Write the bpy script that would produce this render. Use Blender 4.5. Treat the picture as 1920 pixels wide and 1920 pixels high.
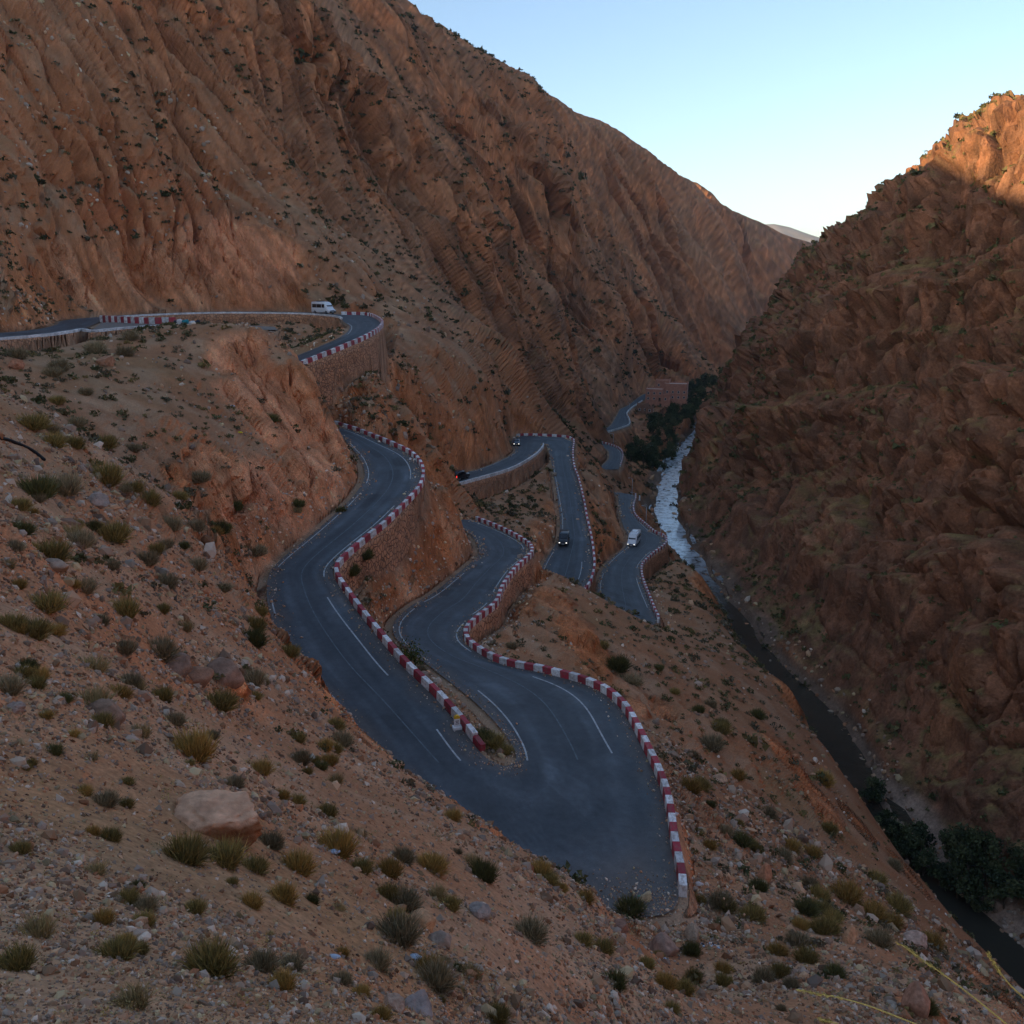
import bpy, math, random
import numpy as np
from mathutils import Matrix, Vector

# ---------------------------------------------------------------- camera, sky, sun, exposure
for o in list(bpy.data.objects):
    bpy.data.objects.remove(o, do_unlink=True)
SC = bpy.context.scene
COL = SC.collection
F = 1700.0
HOR = 520.0
PIT = math.atan((960 - HOR) / F)
CP, SP = math.cos(PIT), math.sin(PIT)
cam_d = bpy.data.cameras.new('camera')
cam = bpy.data.objects.new('camera', cam_d)
COL.objects.link(cam)
cam_d.sensor_width = 36
cam_d.lens = F / 1920 * 36
cam_d.clip_start = 0.05
cam_d.clip_end = 30000
cam.rotation_euler = (math.pi / 2 - PIT, 0, 0)
SC.camera = cam
SC.cycles.max_bounces = 3
SC.cycles.diffuse_bounces = 3
SC.cycles.glossy_bounces = 2
SC.cycles.transmission_bounces = 1
SC.cycles.transparent_max_bounces = 2
SC.cycles.volume_bounces = 0
SC.render.resolution_x = 1024
SC.render.resolution_y = 1024

SUN_EL = math.radians(14)
SUN_AZ = math.radians(243)          # compass angle of the sun seen from above: 0 = +y, 90 = +x
sdir = Vector((math.sin(SUN_AZ) * math.cos(SUN_EL), math.cos(SUN_AZ) * math.cos(SUN_EL), math.sin(SUN_EL)))
W = bpy.data.worlds.new('World')
SC.world = W
W.use_nodes = True
nt = W.node_tree
for n in list(nt.nodes):
    nt.nodes.remove(n)
sky = nt.nodes.new('ShaderNodeTexSky')
sky.sky_type = 'NISHITA'
sky.sun_disc = False
sky.sun_elevation = SUN_EL
sky.sun_rotation = SUN_AZ
sky.altitude = 1500
sky.air_density = 1.0
sky.dust_density = 4.0
sky.ozone_density = 1.3
bg = nt.nodes.new('ShaderNodeBackground')
bg.inputs['Strength'].default_value = 0.14
wo = nt.nodes.new('ShaderNodeOutputWorld')
nt.links.new(sky.outputs[0], bg.inputs[0])
nt.links.new(bg.outputs[0], wo.inputs[0])
sun_d = bpy.data.lights.new('sun', 'SUN')
sun_d.energy = 5.0
sun_d.angle = math.radians(0.5)
sun_d.color = (1.0, 0.70, 0.36)
sun = bpy.data.objects.new('sun', sun_d)
COL.objects.link(sun)
sun.rotation_euler = (-sdir).to_track_quat('-Z', 'Y').to_euler()
SC.view_settings.view_transform = 'Standard'
SC.view_settings.look = 'None'
SC.view_settings.exposure = 1.08
SC.view_settings.gamma = 1.0
SC.view_settings.use_curve_mapping = False

# ---------------------------------------------------------------- helpers
rng = np.random.default_rng(7)
random.seed(7)

def ray(px, py):
    dx = (px - 960) / F
    dy = -(py - 960) / F
    return np.array([dx, CP + dy * SP, dy * CP - SP])

def Pz(px, py, z):
    r = ray(px, py)
    return r * (z / r[2])

def Py(px, py, y):
    r = ray(px, py)
    return r * (y / r[1])

_perm = rng.permutation(256).astype(np.int32)
_perm = np.concatenate([_perm, _perm, _perm])
_g3 = rng.normal(size=(256, 3)).astype(np.float32)
_g3 /= np.linalg.norm(_g3, axis=1)[:, None]

def noise(p):
    """gradient noise, p (N,3) -> about -1..1"""
    p = p.astype(np.float32)
    i = np.floor(p)
    f = p - i
    i = i.astype(np.int32) & 255
    u = f * f * f * (f * (f * 6 - 15) + 10)
    out = np.zeros(len(p), np.float32)
    for dx in (0, 1):
        wx = u[:, 0] if dx else 1 - u[:, 0]
        hx = _perm[i[:, 0] + dx]
        for dy in (0, 1):
            wy = wx * (u[:, 1] if dy else 1 - u[:, 1])
            hy = _perm[hx + i[:, 1] + dy]
            for dz in (0, 1):
                w = wy * (u[:, 2] if dz else 1 - u[:, 2])
                h = _perm[hy + i[:, 2] + dz]
                g = _g3[h]
                out += w * (g[:, 0] * (f[:, 0] - dx) + g[:, 1] * (f[:, 1] - dy) + g[:, 2] * (f[:, 2] - dz))
    return out * 1.6

def fbm(p, oct=4, gain=0.5, ridged=False):
    a = 1.0
    s = np.zeros(len(p), np.float32)
    t = 0
    for k in range(oct):
        n = noise(p * (2.03 ** k) + 17.3 * k)
        if ridged:
            n = 1 - 2 * np.abs(n)
        s += a * n
        t += a
        a *= gain
    return s / t

_rnd = rng.random((1024, 4)).astype(np.float32)

def cells(p):
    """blocky cellular noise: (F1, F2-F1, random value of the cell)"""
    p = p.astype(np.float32)
    b = np.floor(p).astype(np.int32)
    f1 = np.full(len(p), 9, np.float32)
    f2 = np.full(len(p), 9, np.float32)
    rv = np.zeros(len(p), np.float32)
    for dx in (-1, 0, 1):
        for dy in (-1, 0, 1):
            for dz in (-1, 0, 1):
                c = b + np.array([dx, dy, dz], np.int32)
                h = _perm[_perm[_perm[c[:, 0] & 255] + (c[:, 1] & 255)] + (c[:, 2] & 255)]
                r = _rnd[h * 4 + ((c[:, 0] + c[:, 1] * 3 + c[:, 2] * 7) & 3)]
                q = c + 0.5 + (r[:, :3] - 0.5) * 0.8
                d = np.sqrt(((p - q) ** 2).sum(1))
                m = d < f1
                f2 = np.where(m, f1, np.minimum(f2, d))
                rv = np.where(m, r[:, 3], rv)
                f1 = np.where(m, d, f1)
    return f1, f2 - f1, rv

def squash(p, D, k):
    """stretch the noise domain k times along D"""
    D = np.array(D, np.float32)
    D /= np.linalg.norm(D)
    return p - np.outer(p @ D, D) * (1 - 1.0 / k)

def sstep(a, b, x):
    t = np.clip((x - a) / (b - a), 0, 1)
    return t * t * (3 - 2 * t)

def np_mesh(name, v, faces, mat=None, smooth=False, col=None, colname='Col', mats=None, mat_idx=None):
    v = np.asarray(v, np.float32)
    faces = np.asarray(faces, np.int32)
    k = faces.shape[1]
    me = bpy.data.meshes.new(name)
    me.vertices.add(len(v))
    me.vertices.foreach_set('co', v.ravel())
    me.loops.add(faces.size)
    me.loops.foreach_set('vertex_index', faces.ravel())
    me.polygons.add(len(faces))
    me.polygons.foreach_set('loop_start', np.arange(0, faces.size, k, dtype=np.int32))
    me.polygons.foreach_set('loop_total', np.full(len(faces), k, np.int32))
    if col is not None:
        a = me.color_attributes.new(colname, 'FLOAT_COLOR', 'POINT')
        c = np.ones((len(v), 4), np.float32)
        c[:, :np.shape(col)[1]] = col
        a.data.foreach_set('color', c.ravel())
    for m in (mats or ([mat] if mat else [])):
        me.materials.append(m)
    if mat_idx is not None:
        me.polygons.foreach_set('material_index', np.asarray(mat_idx, np.int32))
    me.polygons.foreach_set('use_smooth', np.full(len(faces), smooth, bool))
    me.update(calc_edges=True)
    me.validate()
    return me

def obj(name, me, parent=None, **props):
    o = bpy.data.objects.new(name, me)
    COL.objects.link(o)
    o.parent = parent
    for k, v in props.items():
        o[k] = v
    return o

def empty(name, loc=(0, 0, 0), rot=(0, 0, 0), **props):
    o = bpy.data.objects.new(name, None)
    COL.objects.link(o)
    o.location = loc
    o.rotation_euler = rot
    o.empty_display_size = 0.2
    for k, v in props.items():
        o[k] = v
    return o

class MB:
    """mesh builder: mixed polygons"""
    def __init__(s):
        s.v = []
        s.f = []
    def add(s, vs, fs):
        b = len(s.v)
        s.v += [tuple(map(float, q)) for q in vs]
        s.f += [tuple(b + i for i in f) for f in fs]
        return s
    def box(s, c, d, rz=0.0, taper=1.0):
        cx, cy, cz = c
        x, y, z = d[0] / 2, d[1] / 2, d[2] / 2
        ca, sa = math.cos(rz), math.sin(rz)
        P = []
        for zz, t in ((-z, 1), (z, taper)):
            for xx, yy in ((-x, -y), (x, -y), (x, y), (-x, y)):
                xx *= t
                yy *= t
                P.append((cx + xx * ca - yy * sa, cy + xx * sa + yy * ca, cz + zz))
        return s.add(P, [(3, 2, 1, 0), (4, 5, 6, 7), (0, 1, 5, 4), (1, 2, 6, 5), (2, 3, 7, 6), (3, 0, 4, 7)])
    def tube(s, pts, rad, n=8, cap=True):
        pts = [Vector(p) for p in pts]
        if not hasattr(rad, '__len__'):
            rad = [rad] * len(pts)
        rings = []
        up = Vector((0.31, 0.17, 0.93))
        for i, p in enumerate(pts):
            d = (pts[min(i + 1, len(pts) - 1)] - pts[max(i - 1, 0)]).normalized()
            a = d.cross(up)
            if a.length < 1e-3:
                a = d.cross(Vector((1, 0, 0)))
            a.normalize()
            b = d.cross(a)
            rings.append([p + (a * math.cos(2 * math.pi * k / n) + b * math.sin(2 * math.pi * k / n)) * rad[i] for k in range(n)])
        vs = [q for r in rings for q in r]
        fs = []
        for i in range(len(pts) - 1):
            for k in range(n):
                fs.append((i * n + k, i * n + (k + 1) % n, (i + 1) * n + (k + 1) % n, (i + 1) * n + k))
        if cap:
            fs.append(tuple(range(n - 1, -1, -1)))
            fs.append(tuple((len(pts) - 1) * n + k for k in range(n)))
        return s.add(vs, fs)
    def extrude_profile(s, prof, x0, x1, n_in=None):
        """profile in (y,z), extruded along x"""
        n = len(prof)
        vs = [(x0, y, z) for y, z in prof] + [(x1, y, z) for y, z in prof]
        fs = [tuple(range(n - 1, -1, -1)), tuple(range(n, 2 * n))]
        for i in range(n):
            j = (i + 1) % n
            fs.append((i, j, n + j, n + i))
        return s.add(vs, fs)
    def mesh(s, name, mat=None, smooth=False, bevel=0.0):
        me = bpy.data.meshes.new(name)
        me.from_pydata(s.v, [], s.f)
        if bevel > 0:
            import bmesh
            bm = bmesh.new()
            bm.from_mesh(me)
            bmesh.ops.remove_doubles(bm, verts=bm.verts, dist=1e-5)
            bmesh.ops.bevel(bm, geom=list(bm.edges), offset=bevel, segments=2, affect='EDGES', profile=0.6)
            bm.to_mesh(me)
            bm.free()
        if mat:
            me.materials.append(mat)
        if smooth:
            for p in me.polygons:
                p.use_smooth = True
        me.update()
        return me

# ---------------------------------------------------------------- materials
def new_mat(name):
    m = bpy.data.materials.new(name)
    m.use_nodes = True
    nt = m.node_tree
    b = nt.nodes['Principled BSDF']
    b.inputs['Specular IOR Level'].default_value = 0.25
    return m, nt, b

def N(nt, t, **kw):
    n = nt.nodes.new(t)
    for k, v in kw.items():
        if k in n.inputs:
            n.inputs[k].default_value = v
        else:
            setattr(n, k, v)
    return n

def mix(nt, a, b, f, mode='MIX'):
    m = nt.nodes.new('ShaderNodeMix')
    m.data_type = 'RGBA'
    m.blend_type = mode
    m.clamp_factor = True
    for s, v in ((6, a), (7, b), (0, f)):
        if hasattr(v, 'is_output') or isinstance(v, bpy.types.NodeSocket):
            nt.links.new(v, m.inputs[s])
        else:
            m.inputs[s].default_value = v if s == 0 else (*v[:3], 1)
    return m.outputs[2]

def ramp(nt, src, stops):
    r = nt.nodes.new('ShaderNodeValToRGB')
    e = r.color_ramp.elements
    while len(e) < len(stops):
        e.new(0.5)
    for k, (p, c) in enumerate(stops):
        e[k].position = p
        e[k].color = (c, c, c, 1) if not hasattr(c, '__len__') else (*c, 1)
    nt.links.new(src, r.inputs[0])
    return r.outputs[0]

def noise_node(nt, co, scale, detail=4, rough=0.6, stretch=None):
    n = N(nt, 'ShaderNodeTexNoise')
    n.inputs['Scale'].default_value = scale
    n.inputs['Detail'].default_value = detail
    n.inputs['Roughness'].default_value = rough
    if stretch:
        mp = nt.nodes.new('ShaderNodeMapping')
        mp.inputs['Scale'].default_value = stretch
        nt.links.new(co, mp.inputs[0])
        co = mp.outputs[0]
    nt.links.new(co, n.inputs['Vector'])
    return n.outputs['Fac']

def bump(nt, b, h, strength, dist, prev=None):
    n = nt.nodes.new('ShaderNodeBump')
    n.inputs['Strength'].default_value = strength
    n.inputs['Distance'].default_value = dist
    nt.links.new(h, n.inputs['Height'])
    if prev is not None:
        nt.links.new(prev, n.inputs['Normal'])
    nt.links.new(n.outputs[0], b.inputs['Normal'])
    return n.outputs[0]

def plain(name, col, rough=0.6, var=0.15, scale=6.0, metal=0.0, bumpd=0.0, spec=0.25):
    m, nt, b = new_mat(name)
    tc = nt.nodes.new('ShaderNodeTexCoord')
    n1 = noise_node(nt, tc.outputs['Object'], scale, 5, 0.65)
    f = ramp(nt, n1, [(0.3, 0.0), (0.7, 1.0)])
    c = mix(nt, tuple(k * (1 - var) for k in col), tuple(min(1, k * (1 + var)) for k in col), f)
    nt.links.new(c, b.inputs['Base Color'])
    b.inputs['Roughness'].default_value = rough
    b.inputs['Metallic'].default_value = metal
    b.inputs['Specular IOR Level'].default_value = spec
    if bumpd:
        bump(nt, b, n1, 0.6, bumpd)
    return m

DIP_ = (0.55, -0.30, -0.78)
def terrain_mat(name, scales=((0.9, 0.16), (5.0, 0.035)), speck=0.35):
    m, nt, b = new_mat(name)
    tc = nt.nodes.new('ShaderNodeTexCoord')
    co = tc.outputs['Object']
    at = nt.nodes.new('ShaderNodeVertexColor')
    at.layer_name = 'Col'
    n_b = noise_node(nt, co, 8.0 if 'hill' in name else 2.2, 3, 0.75)
    vb = ramp(nt, n_b, [(0.25, 1 - speck), (0.5, 1.0), (0.75, 1 + speck)])
    c = mix(nt, at.outputs['Color'], vb, 1.0, 'MULTIPLY')
    nt.links.new(c, b.inputs['Base Color'])
    b.inputs['Roughness'].default_value = 0.95
    b.inputs['Specular IOR Level'].default_value = 0.1
    prev = None
    for s, d in scales:
        cc = co
        if s < 1 and 'hill' in name:
            rm = nt.nodes.new('ShaderNodeMapping')
            rm.vector_type = 'TEXTURE'
            rm.inputs['Rotation'].default_value = Vector(DIP_).to_track_quat('X', 'Z').to_euler()
            rm.inputs['Scale'].default_value = (5.0, 1.0, 1.0)
            nt.links.new(co, rm.inputs[0])
            cc = rm.outputs[0]
        h = noise_node(nt, cc, s, 4, 0.7)
        if cc is not co:
            ml = nt.nodes.new('ShaderNodeMath')
            ml.operation = 'MULTIPLY'
            nt.links.new(h, ml.inputs[0])
            nt.links.new(at.outputs['Alpha'], ml.inputs[1])
            h = ml.outputs[0]
        prev = bump(nt, b, h, 1.0, d, prev)
    return m

M_HILL = terrain_mat('hillside_rock', ((0.5, 2.0), ), 0.42)
M_WALL = terrain_mat('gorge_rock', ((1.3, 0.35),), 0.4)

# ---------------------------------------------------------------- the road: edge pixels and heights, downhill order
LEGS = {}
LEGS['U'] = [(-150, 628, -150, 646, -6.5), (0, 624, 0, 636, -6.6), (70, 617, 90, 628, -6.7), (105, 609, 150, 618, -6.8),
  (118, 601, 186, 604, -6.9), (170, 595.5, 200, 598.5, -7.0), (260, 589.5, 262, 592, -7.1), (400, 584.5, 400, 587, -7.3), (530, 584.5, 530, 587.5, -7.5),
  (600, 587, 600, 590.5, -7.7), (640, 590, 636, 595, -7.9), (690, 592, 644, 603, -8.2), (714, 604, 655, 611, -8.6), (712, 616, 652, 621, -9),
  (690, 631, 636, 633, -9.7), (640, 654, 602, 648, -11.0), (572, 682, 556, 667, -12.6), (535, 698, 522, 680, -13.4)]
LEGS['A'] = [(626, 796, 590, 812, -22), (671, 810, 640, 822, -22.4), (725, 832, 660, 842, -22.8), (768, 853, 676, 862, -23.2), (788, 880, 684, 888, -23.6),
  (785, 911, 676, 912, -24.1), (762, 940, 652, 942, -24.6), (720, 982, 610, 980, -25.2), (680, 1014, 570, 1014, -25.8), (640, 1049, 528, 1048, -26.4),
  (624, 1075, 506, 1074, -26.8), (645, 1112, 500, 1112, -27.2), (672, 1150, 508, 1155, -27.7), (712, 1200, 530, 1202, -28.3), (755, 1250, 565, 1255, -28.8),
  (812, 1305, 618, 1315, -29.3), (862, 1362, 680, 1385, -29.7), (900, 1410, 750, 1460, -30), (925, 1428, 840, 1545, -30.2), (945, 1436, 960, 1640, -30.4),
  (962, 1432, 1090, 1712, -30.5)]
LEGS['B'] = [(962, 1432, 1090, 1712, -30.5), (968, 1420, 1262, 1705, -30.5), (962, 1400, 1255, 1570, -30.6), (945, 1375, 1238, 1480, -30.7), (920, 1345, 1200, 1395, -30.8),
  (885, 1312, 1160, 1325, -31.1), (845, 1280, 1105, 1287, -31.5), (800, 1245, 1020, 1262, -32), (760, 1215, 935, 1243, -32.5), (738, 1188, 877, 1210, -33),
  (742, 1162, 869, 1185, -33.4), (775, 1133, 893, 1160, -33.8), (812, 1112, 925, 1135, -34.2), (845, 1086, 938, 1105, -34.6), (880, 1057, 962, 1070, -35),
  (897, 1040, 986, 1048, -35.3), (895, 1022, 994, 1036, -35.6), (880, 1000, 985, 1020, -36), (850, 985, 940, 995, -36.5), (810, 972, 890, 975, -37)]
LEGS['C'] = [(800, 910, 810, 925, -37.6), (839, 893, 848, 912, -38.2), (893, 881, 906, 896, -38.8), (939, 863, 960, 879, -39.6), (966, 846, 1000, 856, -40.4),
  (960, 828, 1016, 840, -41), (972, 818, 1018, 834, -41.5), (1020, 818, 1022, 834, -42), (1062, 821, 1026, 838, -42.3), (1076, 828, 1029, 846, -42.6)]
LEGS['D'] = [(1076, 828, 1029, 846, -42.6), (1073, 850, 1033, 862, -43),
  (1075, 876, 1037, 885, -43.8), (1083, 900, 1041, 908, -44.5), (1092, 940, 1046, 943, -45.5), (1098, 975, 1050, 975, -46.5), (1105, 1005, 1048, 1010, -47.3),
  (1110, 1040, 1032, 1035, -48), (1111, 1065, 1018, 1060, -48.5), (1104, 1092, 1010, 1085, -49), (1085, 1120, 1005, 1110, -49.5)]
LEGS['E'] = [(1200, 1182, 1110, 1150, -51.8), (1231, 1166, 1118, 1125, -52.2), (1224, 1143, 1121, 1105, -52.7), (1214, 1118, 1122, 1090, -53.2), (1206, 1097, 1127, 1074, -53.8),
  (1201, 1078, 1136, 1058, -54.3), (1203, 1060, 1155, 1040, -54.8), (1222, 1040, 1172, 1026, -55.2), (1245, 1022, 1178, 1012, -55.7), (1244, 1008, 1176, 1000, -56.2),
  (1226, 999, 1170, 990, -56.6), (1208, 984, 1164, 972, -57.2), (1190, 967, 1161, 955, -57.8), (1186, 950, 1160, 943, -58.2), (1190, 938, 1158, 931, -58.8), (1190, 928, 1150, 922, -59.3)]
LEGS['T'] = [(190, 605, 170, 622, -6.85), (250, 604, 240, 615, -6.85), (330, 607, 330, 611, -6.85), (430, 609, 430, 617, -6.85), (515, 613, 520, 619, -6.9)]
LEGS['F'] = [(1160, 880, 1120, 880, -61.8), (1166, 862, 1140, 862, -62.3), (1166, 850, 1142, 850, -62.8), (1158, 841, 1138, 843, -63.2), (1140, 834, 1125, 838, -63.6), (1120, 830, 1108, 834, -64)]
LEGS['G'] = [(1115, 818, 1105, 813, -65.6), (1135, 812, 1125, 807, -66), (1168, 802, 1143, 799, -66.5), (1180, 796, 1150, 790, -67), (1179, 786, 1156, 780, -67.3),
  (1175, 776, 1164, 767, -67.7), (1185, 765, 1180, 759, -68.1), (1204, 752, 1196, 746, -68.6), (1222, 741, 1214, 736, -69), (1250, 728, 1244, 724, -69.4)]
# side slopes of each leg: (cut a, fill a, cut b, fill b)
SIDE = {'U': (2.0, 4.0, 2.5, 4.0), 'A': (1.2, 3.2, 2.3, 1.2), 'B': (2.4, 3.0, 1.5, 2.2), 'C': (2.6, 1.5, 1.0, 3.5), 'D': (1.2, 1.4, 2.6, 1.5),
        'E': (1.2, 1.8, 2.6, 1.5), 'T': (2.0, 2.5, 2.0, 3.0), 'F': (1.2, 1.6, 2.2, 1.5), 'G': (1.2, 1.4, 2.0, 1.5)}

# retaining walls: leg, side (0 = a, 1 = b), first station, last station, height at each end
WALLS = [('U', 0, 10.3, 16.6, 6.0, 5.5), ('U', 1, 4.6, 10.4, 2.2, 5.0), ('U', 1, 0, 3.2, 2.6, 2.2), ('T', 1, 0, 2.2, 2.2, 0.8), ('A', 0, 6.0, 11.2, 2.6, 4.2), ('B', 1, 9.2, 15.2, 1.2, 3.4),
         ('C', 1, 0, 5.2, 5.0, 3.0), ('E', 0, 4.8, 9.4, 2.5, 4.5)]

def cr(P, n):
    """Catmull-Rom through rows of P, n samples per span"""
    P = np.asarray(P, float)
    Q = np.vstack([2 * P[0] - P[1], P, 2 * P[-1] - P[-2]])
    out = []
    for i in range(1, len(Q) - 2):
        a, b, c, d = Q[i - 1], Q[i], Q[i + 1], Q[i + 2]
        for t in np.linspace(0, 1, n, endpoint=False):
            out.append(0.5 * ((2 * b) + (c - a) * t + (2 * a - 5 * b + 4 * c - d) * t * t + (3 * b - a - 3 * c + d) * t ** 3))
    out.append(Q[-2])
    return np.array(out)

ROAD = {}
for k, st in LEGS.items():
    A = np.array([Pz(s[0], s[1], s[4]) for s in st])
    B = np.array([Pz(s[2], s[3], s[4]) for s in st])
    S = cr(np.hstack([A, B]), 14)
    ROAD[k] = (S[:, :3], S[:, 3:])

RIVER = [(2150, 2100, -76.5), (1990, 1880, -76), (1870, 1770, -75.5), (1750, 1670, -75.2), (1650, 1560, -75), (1598, 1470, -75), (1550, 1375, -74.8), (1480, 1290, -74.5), (1400, 1205, -74.2), (1335, 1115, -74),
         (1292, 1050, -73.6), (1256, 990, -73.2), (1250, 930, -72.8), (1262, 880, -72.2), (1292, 830, -71.6), (1328, 790, -71), (1345, 770, -70.6), (1375, 730, -70), (1405, 690, -69), (1435, 650, -67)]
RIV = cr(np.array([Pz(*r) for r in RIVER]), 12)
RIV = np.vstack([[62, -200, -78], [62, -60, -77.5], [61, 20, -77], RIV])
_o = np.argsort(RIV[:, 1])
def river_x(y):
    return np.interp(y, RIV[_o, 1], RIV[_o, 0])
def river_z(y):
    return np.interp(y, RIV[_o, 1], RIV[_o, 2])

# ---------------------------------------------------------------- terrain control points
CPT = []
def cp_y(*rows):
    for px, py, y in rows:
        CPT.append(Py(px, py, y))
def cp_w(*rows):
    for r in rows:
        CPT.append(np.array(r, float))
for k, (A, B) in ROAD.items():
    M_ = (A + B) / 2
    for i in range(0, len(M_), 14):
        CPT.append(M_[i])
for p in RIV[::10]:
    CPT.append(p - np.array([0, 0, 1.0]))
# the near slope under the camera
cp_w((0, 0, -1.75), (0.9, 0.6, -2.3), (-0.9, 0.6, -1.9), (0, 1.4, -2.6), (1.5, 1.2, -3.3), (-1.5, 1.5, -2.4))
cp_y((0, 1900, 4.2), (300, 1900, 5.0), (650, 1900, 6.6), (950, 1900, 10.5), (1190, 1890, 19), (0, 1500, 9.6), (250, 1700, 7.8), (415, 1530, 13), (700, 1650, 16.5),
     (850, 1600, 23), (900, 1750, 16), (1050, 1800, 19), (650, 1360, 44.5), (700, 1410, 42), (760, 1460, 39.5), (860, 1525, 37), (960, 1590, 34.5), (1060, 1655, 31.5), (1120, 1700, 30),
     (1143, 1760, 26), (500, 1080, 70), (518, 1120, 65), (545, 1180, 57.5), (575, 1230, 53), (605, 1275, 50), (300, 1100, 38), (300, 1300, 23), (150, 1250, 17.5), (450, 1350, 28), (550, 1450, 25), (100, 1000, 30),
     (250, 1000, 42), (400, 1050, 54), (450, 1200, 40), (200, 850, 55), (0, 800, 44), (0, 700, 78), (0, 1000, 24), (0, 1200, 16), (200, 700, 92), (350, 800, 84), (350, 700, 102), (450, 900, 84), (480, 1000, 78),
     (300, 930, 56), (0, 660, 95), (150, 660, 104), (250, 640, 113))
# lower bank right of the near slope, below the hairpin end
cp_y((1250, 1720, 38), (1300, 1850, 31), (1250, 1900, 28), (1200, 1790, 34), (1330, 1700, 41), (1550, 1900, 25.5), (1880, 1900, 31), (1500, 1850, 30), (1750, 1850, 37), (1350, 1750, 39), (1600, 1750, 43), (1750, 2000, 24),
     (1450, 2050, 18), (1200, 2100, 14), (2000, 1990, 40), (900, 2100, 8), (1900, 2150, 22))
# slope right of the hairpin down to the gorge
cp_y((1050, 1080, 112), (1110, 1115, 118), (1190, 1170, 122), (1240, 1195, 127), (1000, 1130, 97), (1100, 1200, 90), (1200, 1280, 87), (1250, 1400, 72), (1300, 1300, 92), (1350, 1500, 64),
     (1450, 1650, 53), (1400, 1400, 82), (1330, 1150, 148), (1305, 1070, 178), (1320, 1120, 163), (1400, 1225, 137), (1480, 1290, 123), (1545, 1400, 107), (1600, 1480, 99), (1640, 1545, 92), (1720, 1645, 81), (1820, 1765, 67),
     (1890, 1870, 57), (1300, 1200, 118), (1450, 1500, 75))
# rock slab and the slope around the upper terrace
cp_y((430, 640, 117), (520, 620, 125), (560, 680, 117), (600, 760, 114), (650, 860, 109), (500, 800, 105), (560, 900, 96), (470, 720, 112), (480, 615, 129), (400, 608, 128),
     (590, 715, 142), (660, 720, 142), (700, 760, 138), (640, 770, 130), (750, 720, 170), (850, 800, 182), (940, 762, 212), (900, 702, 214), (800, 640, 205), (700, 680, 160), (790, 800, 150), (870, 850, 178))
cp_w((-45, 150, -12.5), (-38, 165, -13), (-52, 168, -11.5), (-33, 150, -13.5), (-58, 172, -10.5), (-40, 178, -12.5), (-42, 140, -11))
cp_y((850, 930, 113), (885, 1000, 110), (800, 1000, 102), (700, 1100, 85), (960, 950, 168), (1010, 950, 178), (1120, 900, 215), (1140, 980, 200), (1150, 1020, 190))
# slopes above the van road and the front face of the mountain
cp_y((640, 560, 217), (700, 570, 232), (800, 600, 238), (900, 640, 268), (400, 400, 226), (420, 480, 215), (400, 545, 208), (250, 540, 195), (100, 545, 170), (50, 520, 132), (0, 500, 128), (50, 600, 120), (95, 560, 134), (200, 450, 192), (0, 380, 150), (0, 300, 172), (0, 0, 215),
     (300, 0, 268), (200, 200, 214), (450, 200, 258), (300, 300, 229), (560, 480, 222), (540, 400, 236), (0, -300, 280), (400, -300, 335), (-300, 300, 150), (-300, 0, 190))
cp_y((500, 100, 292), (600, 250, 303), (700, 400, 303), (800, 500, 310), (600, 420, 255), (900, 600, 330), (1000, 720, 345), (1000, 770, 330), (1100, 785, 385))
# spur crests of the mountain: crest line, the hidden fall behind it, and what is seen just beyond
def crest(pts, fall, beyond, dpx=14):
    for px, py, y in pts:
        CPT.append(Py(px, py, y))
        CPT.append(Py(px - 8, py + 60, y + fall * 0.5))
        CPT.append(Py(px + dpx, py - 4, y + beyond))
crest([(560, 0, 312), (640, 68, 326), (705, 130, 336), (765, 195, 344), (825, 285, 355), (870, 335, 364), (920, 420, 374), (975, 515, 384), (1035, 605, 396), (1080, 680, 408)], 60, 150)
cp_y((1130, 775, 422), (500, -150, 318), (1150, 725, 470))
crest([(880, 118, 505), (940, 165, 505), (985, 245, 507), (1035, 335, 512), (1075, 420, 516), (1115, 505, 522), (1155, 595, 528), (1205, 680, 535)], 50, 95)
cp_y((760, 30, 520), (800, 120, 515), (880, 230, 500), (960, 350, 500), (1010, 450, 505), (1060, 560, 510))
crest([(1000, 178, 640), (1042, 240, 632), (1085, 335, 630), (1125, 410, 632), (1180, 490, 636), (1245, 590, 640), (1310, 680, 640)], 50, 110)
crest([(1140, 243, 790), (1195, 300, 785), (1255, 375, 785), (1310, 455, 788), (1370, 560, 792), (1405, 640, 790)], 50, 110)
crest([(1290, 342, 985), (1335, 400, 975), (1375, 470, 965), (1415, 550, 945)], 50, 90)
cp_y((690, 0, 590), (800, 72, 650), (870, 108, 690), (940, 137, 715), (1000, 172, 770), (1070, 208, 830), (1140, 242, 880), (1215, 292, 950), (1290, 338, 1010), (1360, 380, 1060), (1440, 424, 1120), (1500, 450, 1170), (1556, 474, 1220), (560, -100, 560),
     (1420, 470, 1050), (1470, 505, 1060), (1500, 520, 1100), (1440, 600, 930), (1460, 560, 980))
cp_w((-90, 760, 130), (40, 1060, 70), (200, 1350, 20), (-200, 600, 118), (-200, 900, 150), (470, 1500, -40), (100, 1600, 20), (-300, 1200, 120))
# valley floor beyond the village
cp_y((1260, 745, 600), (1300, 700, 690), (1350, 690, 700))
cp_w((100, 480, -69), (88, 440, -70), (75, 380, -71), (125, 560, -68))
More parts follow.
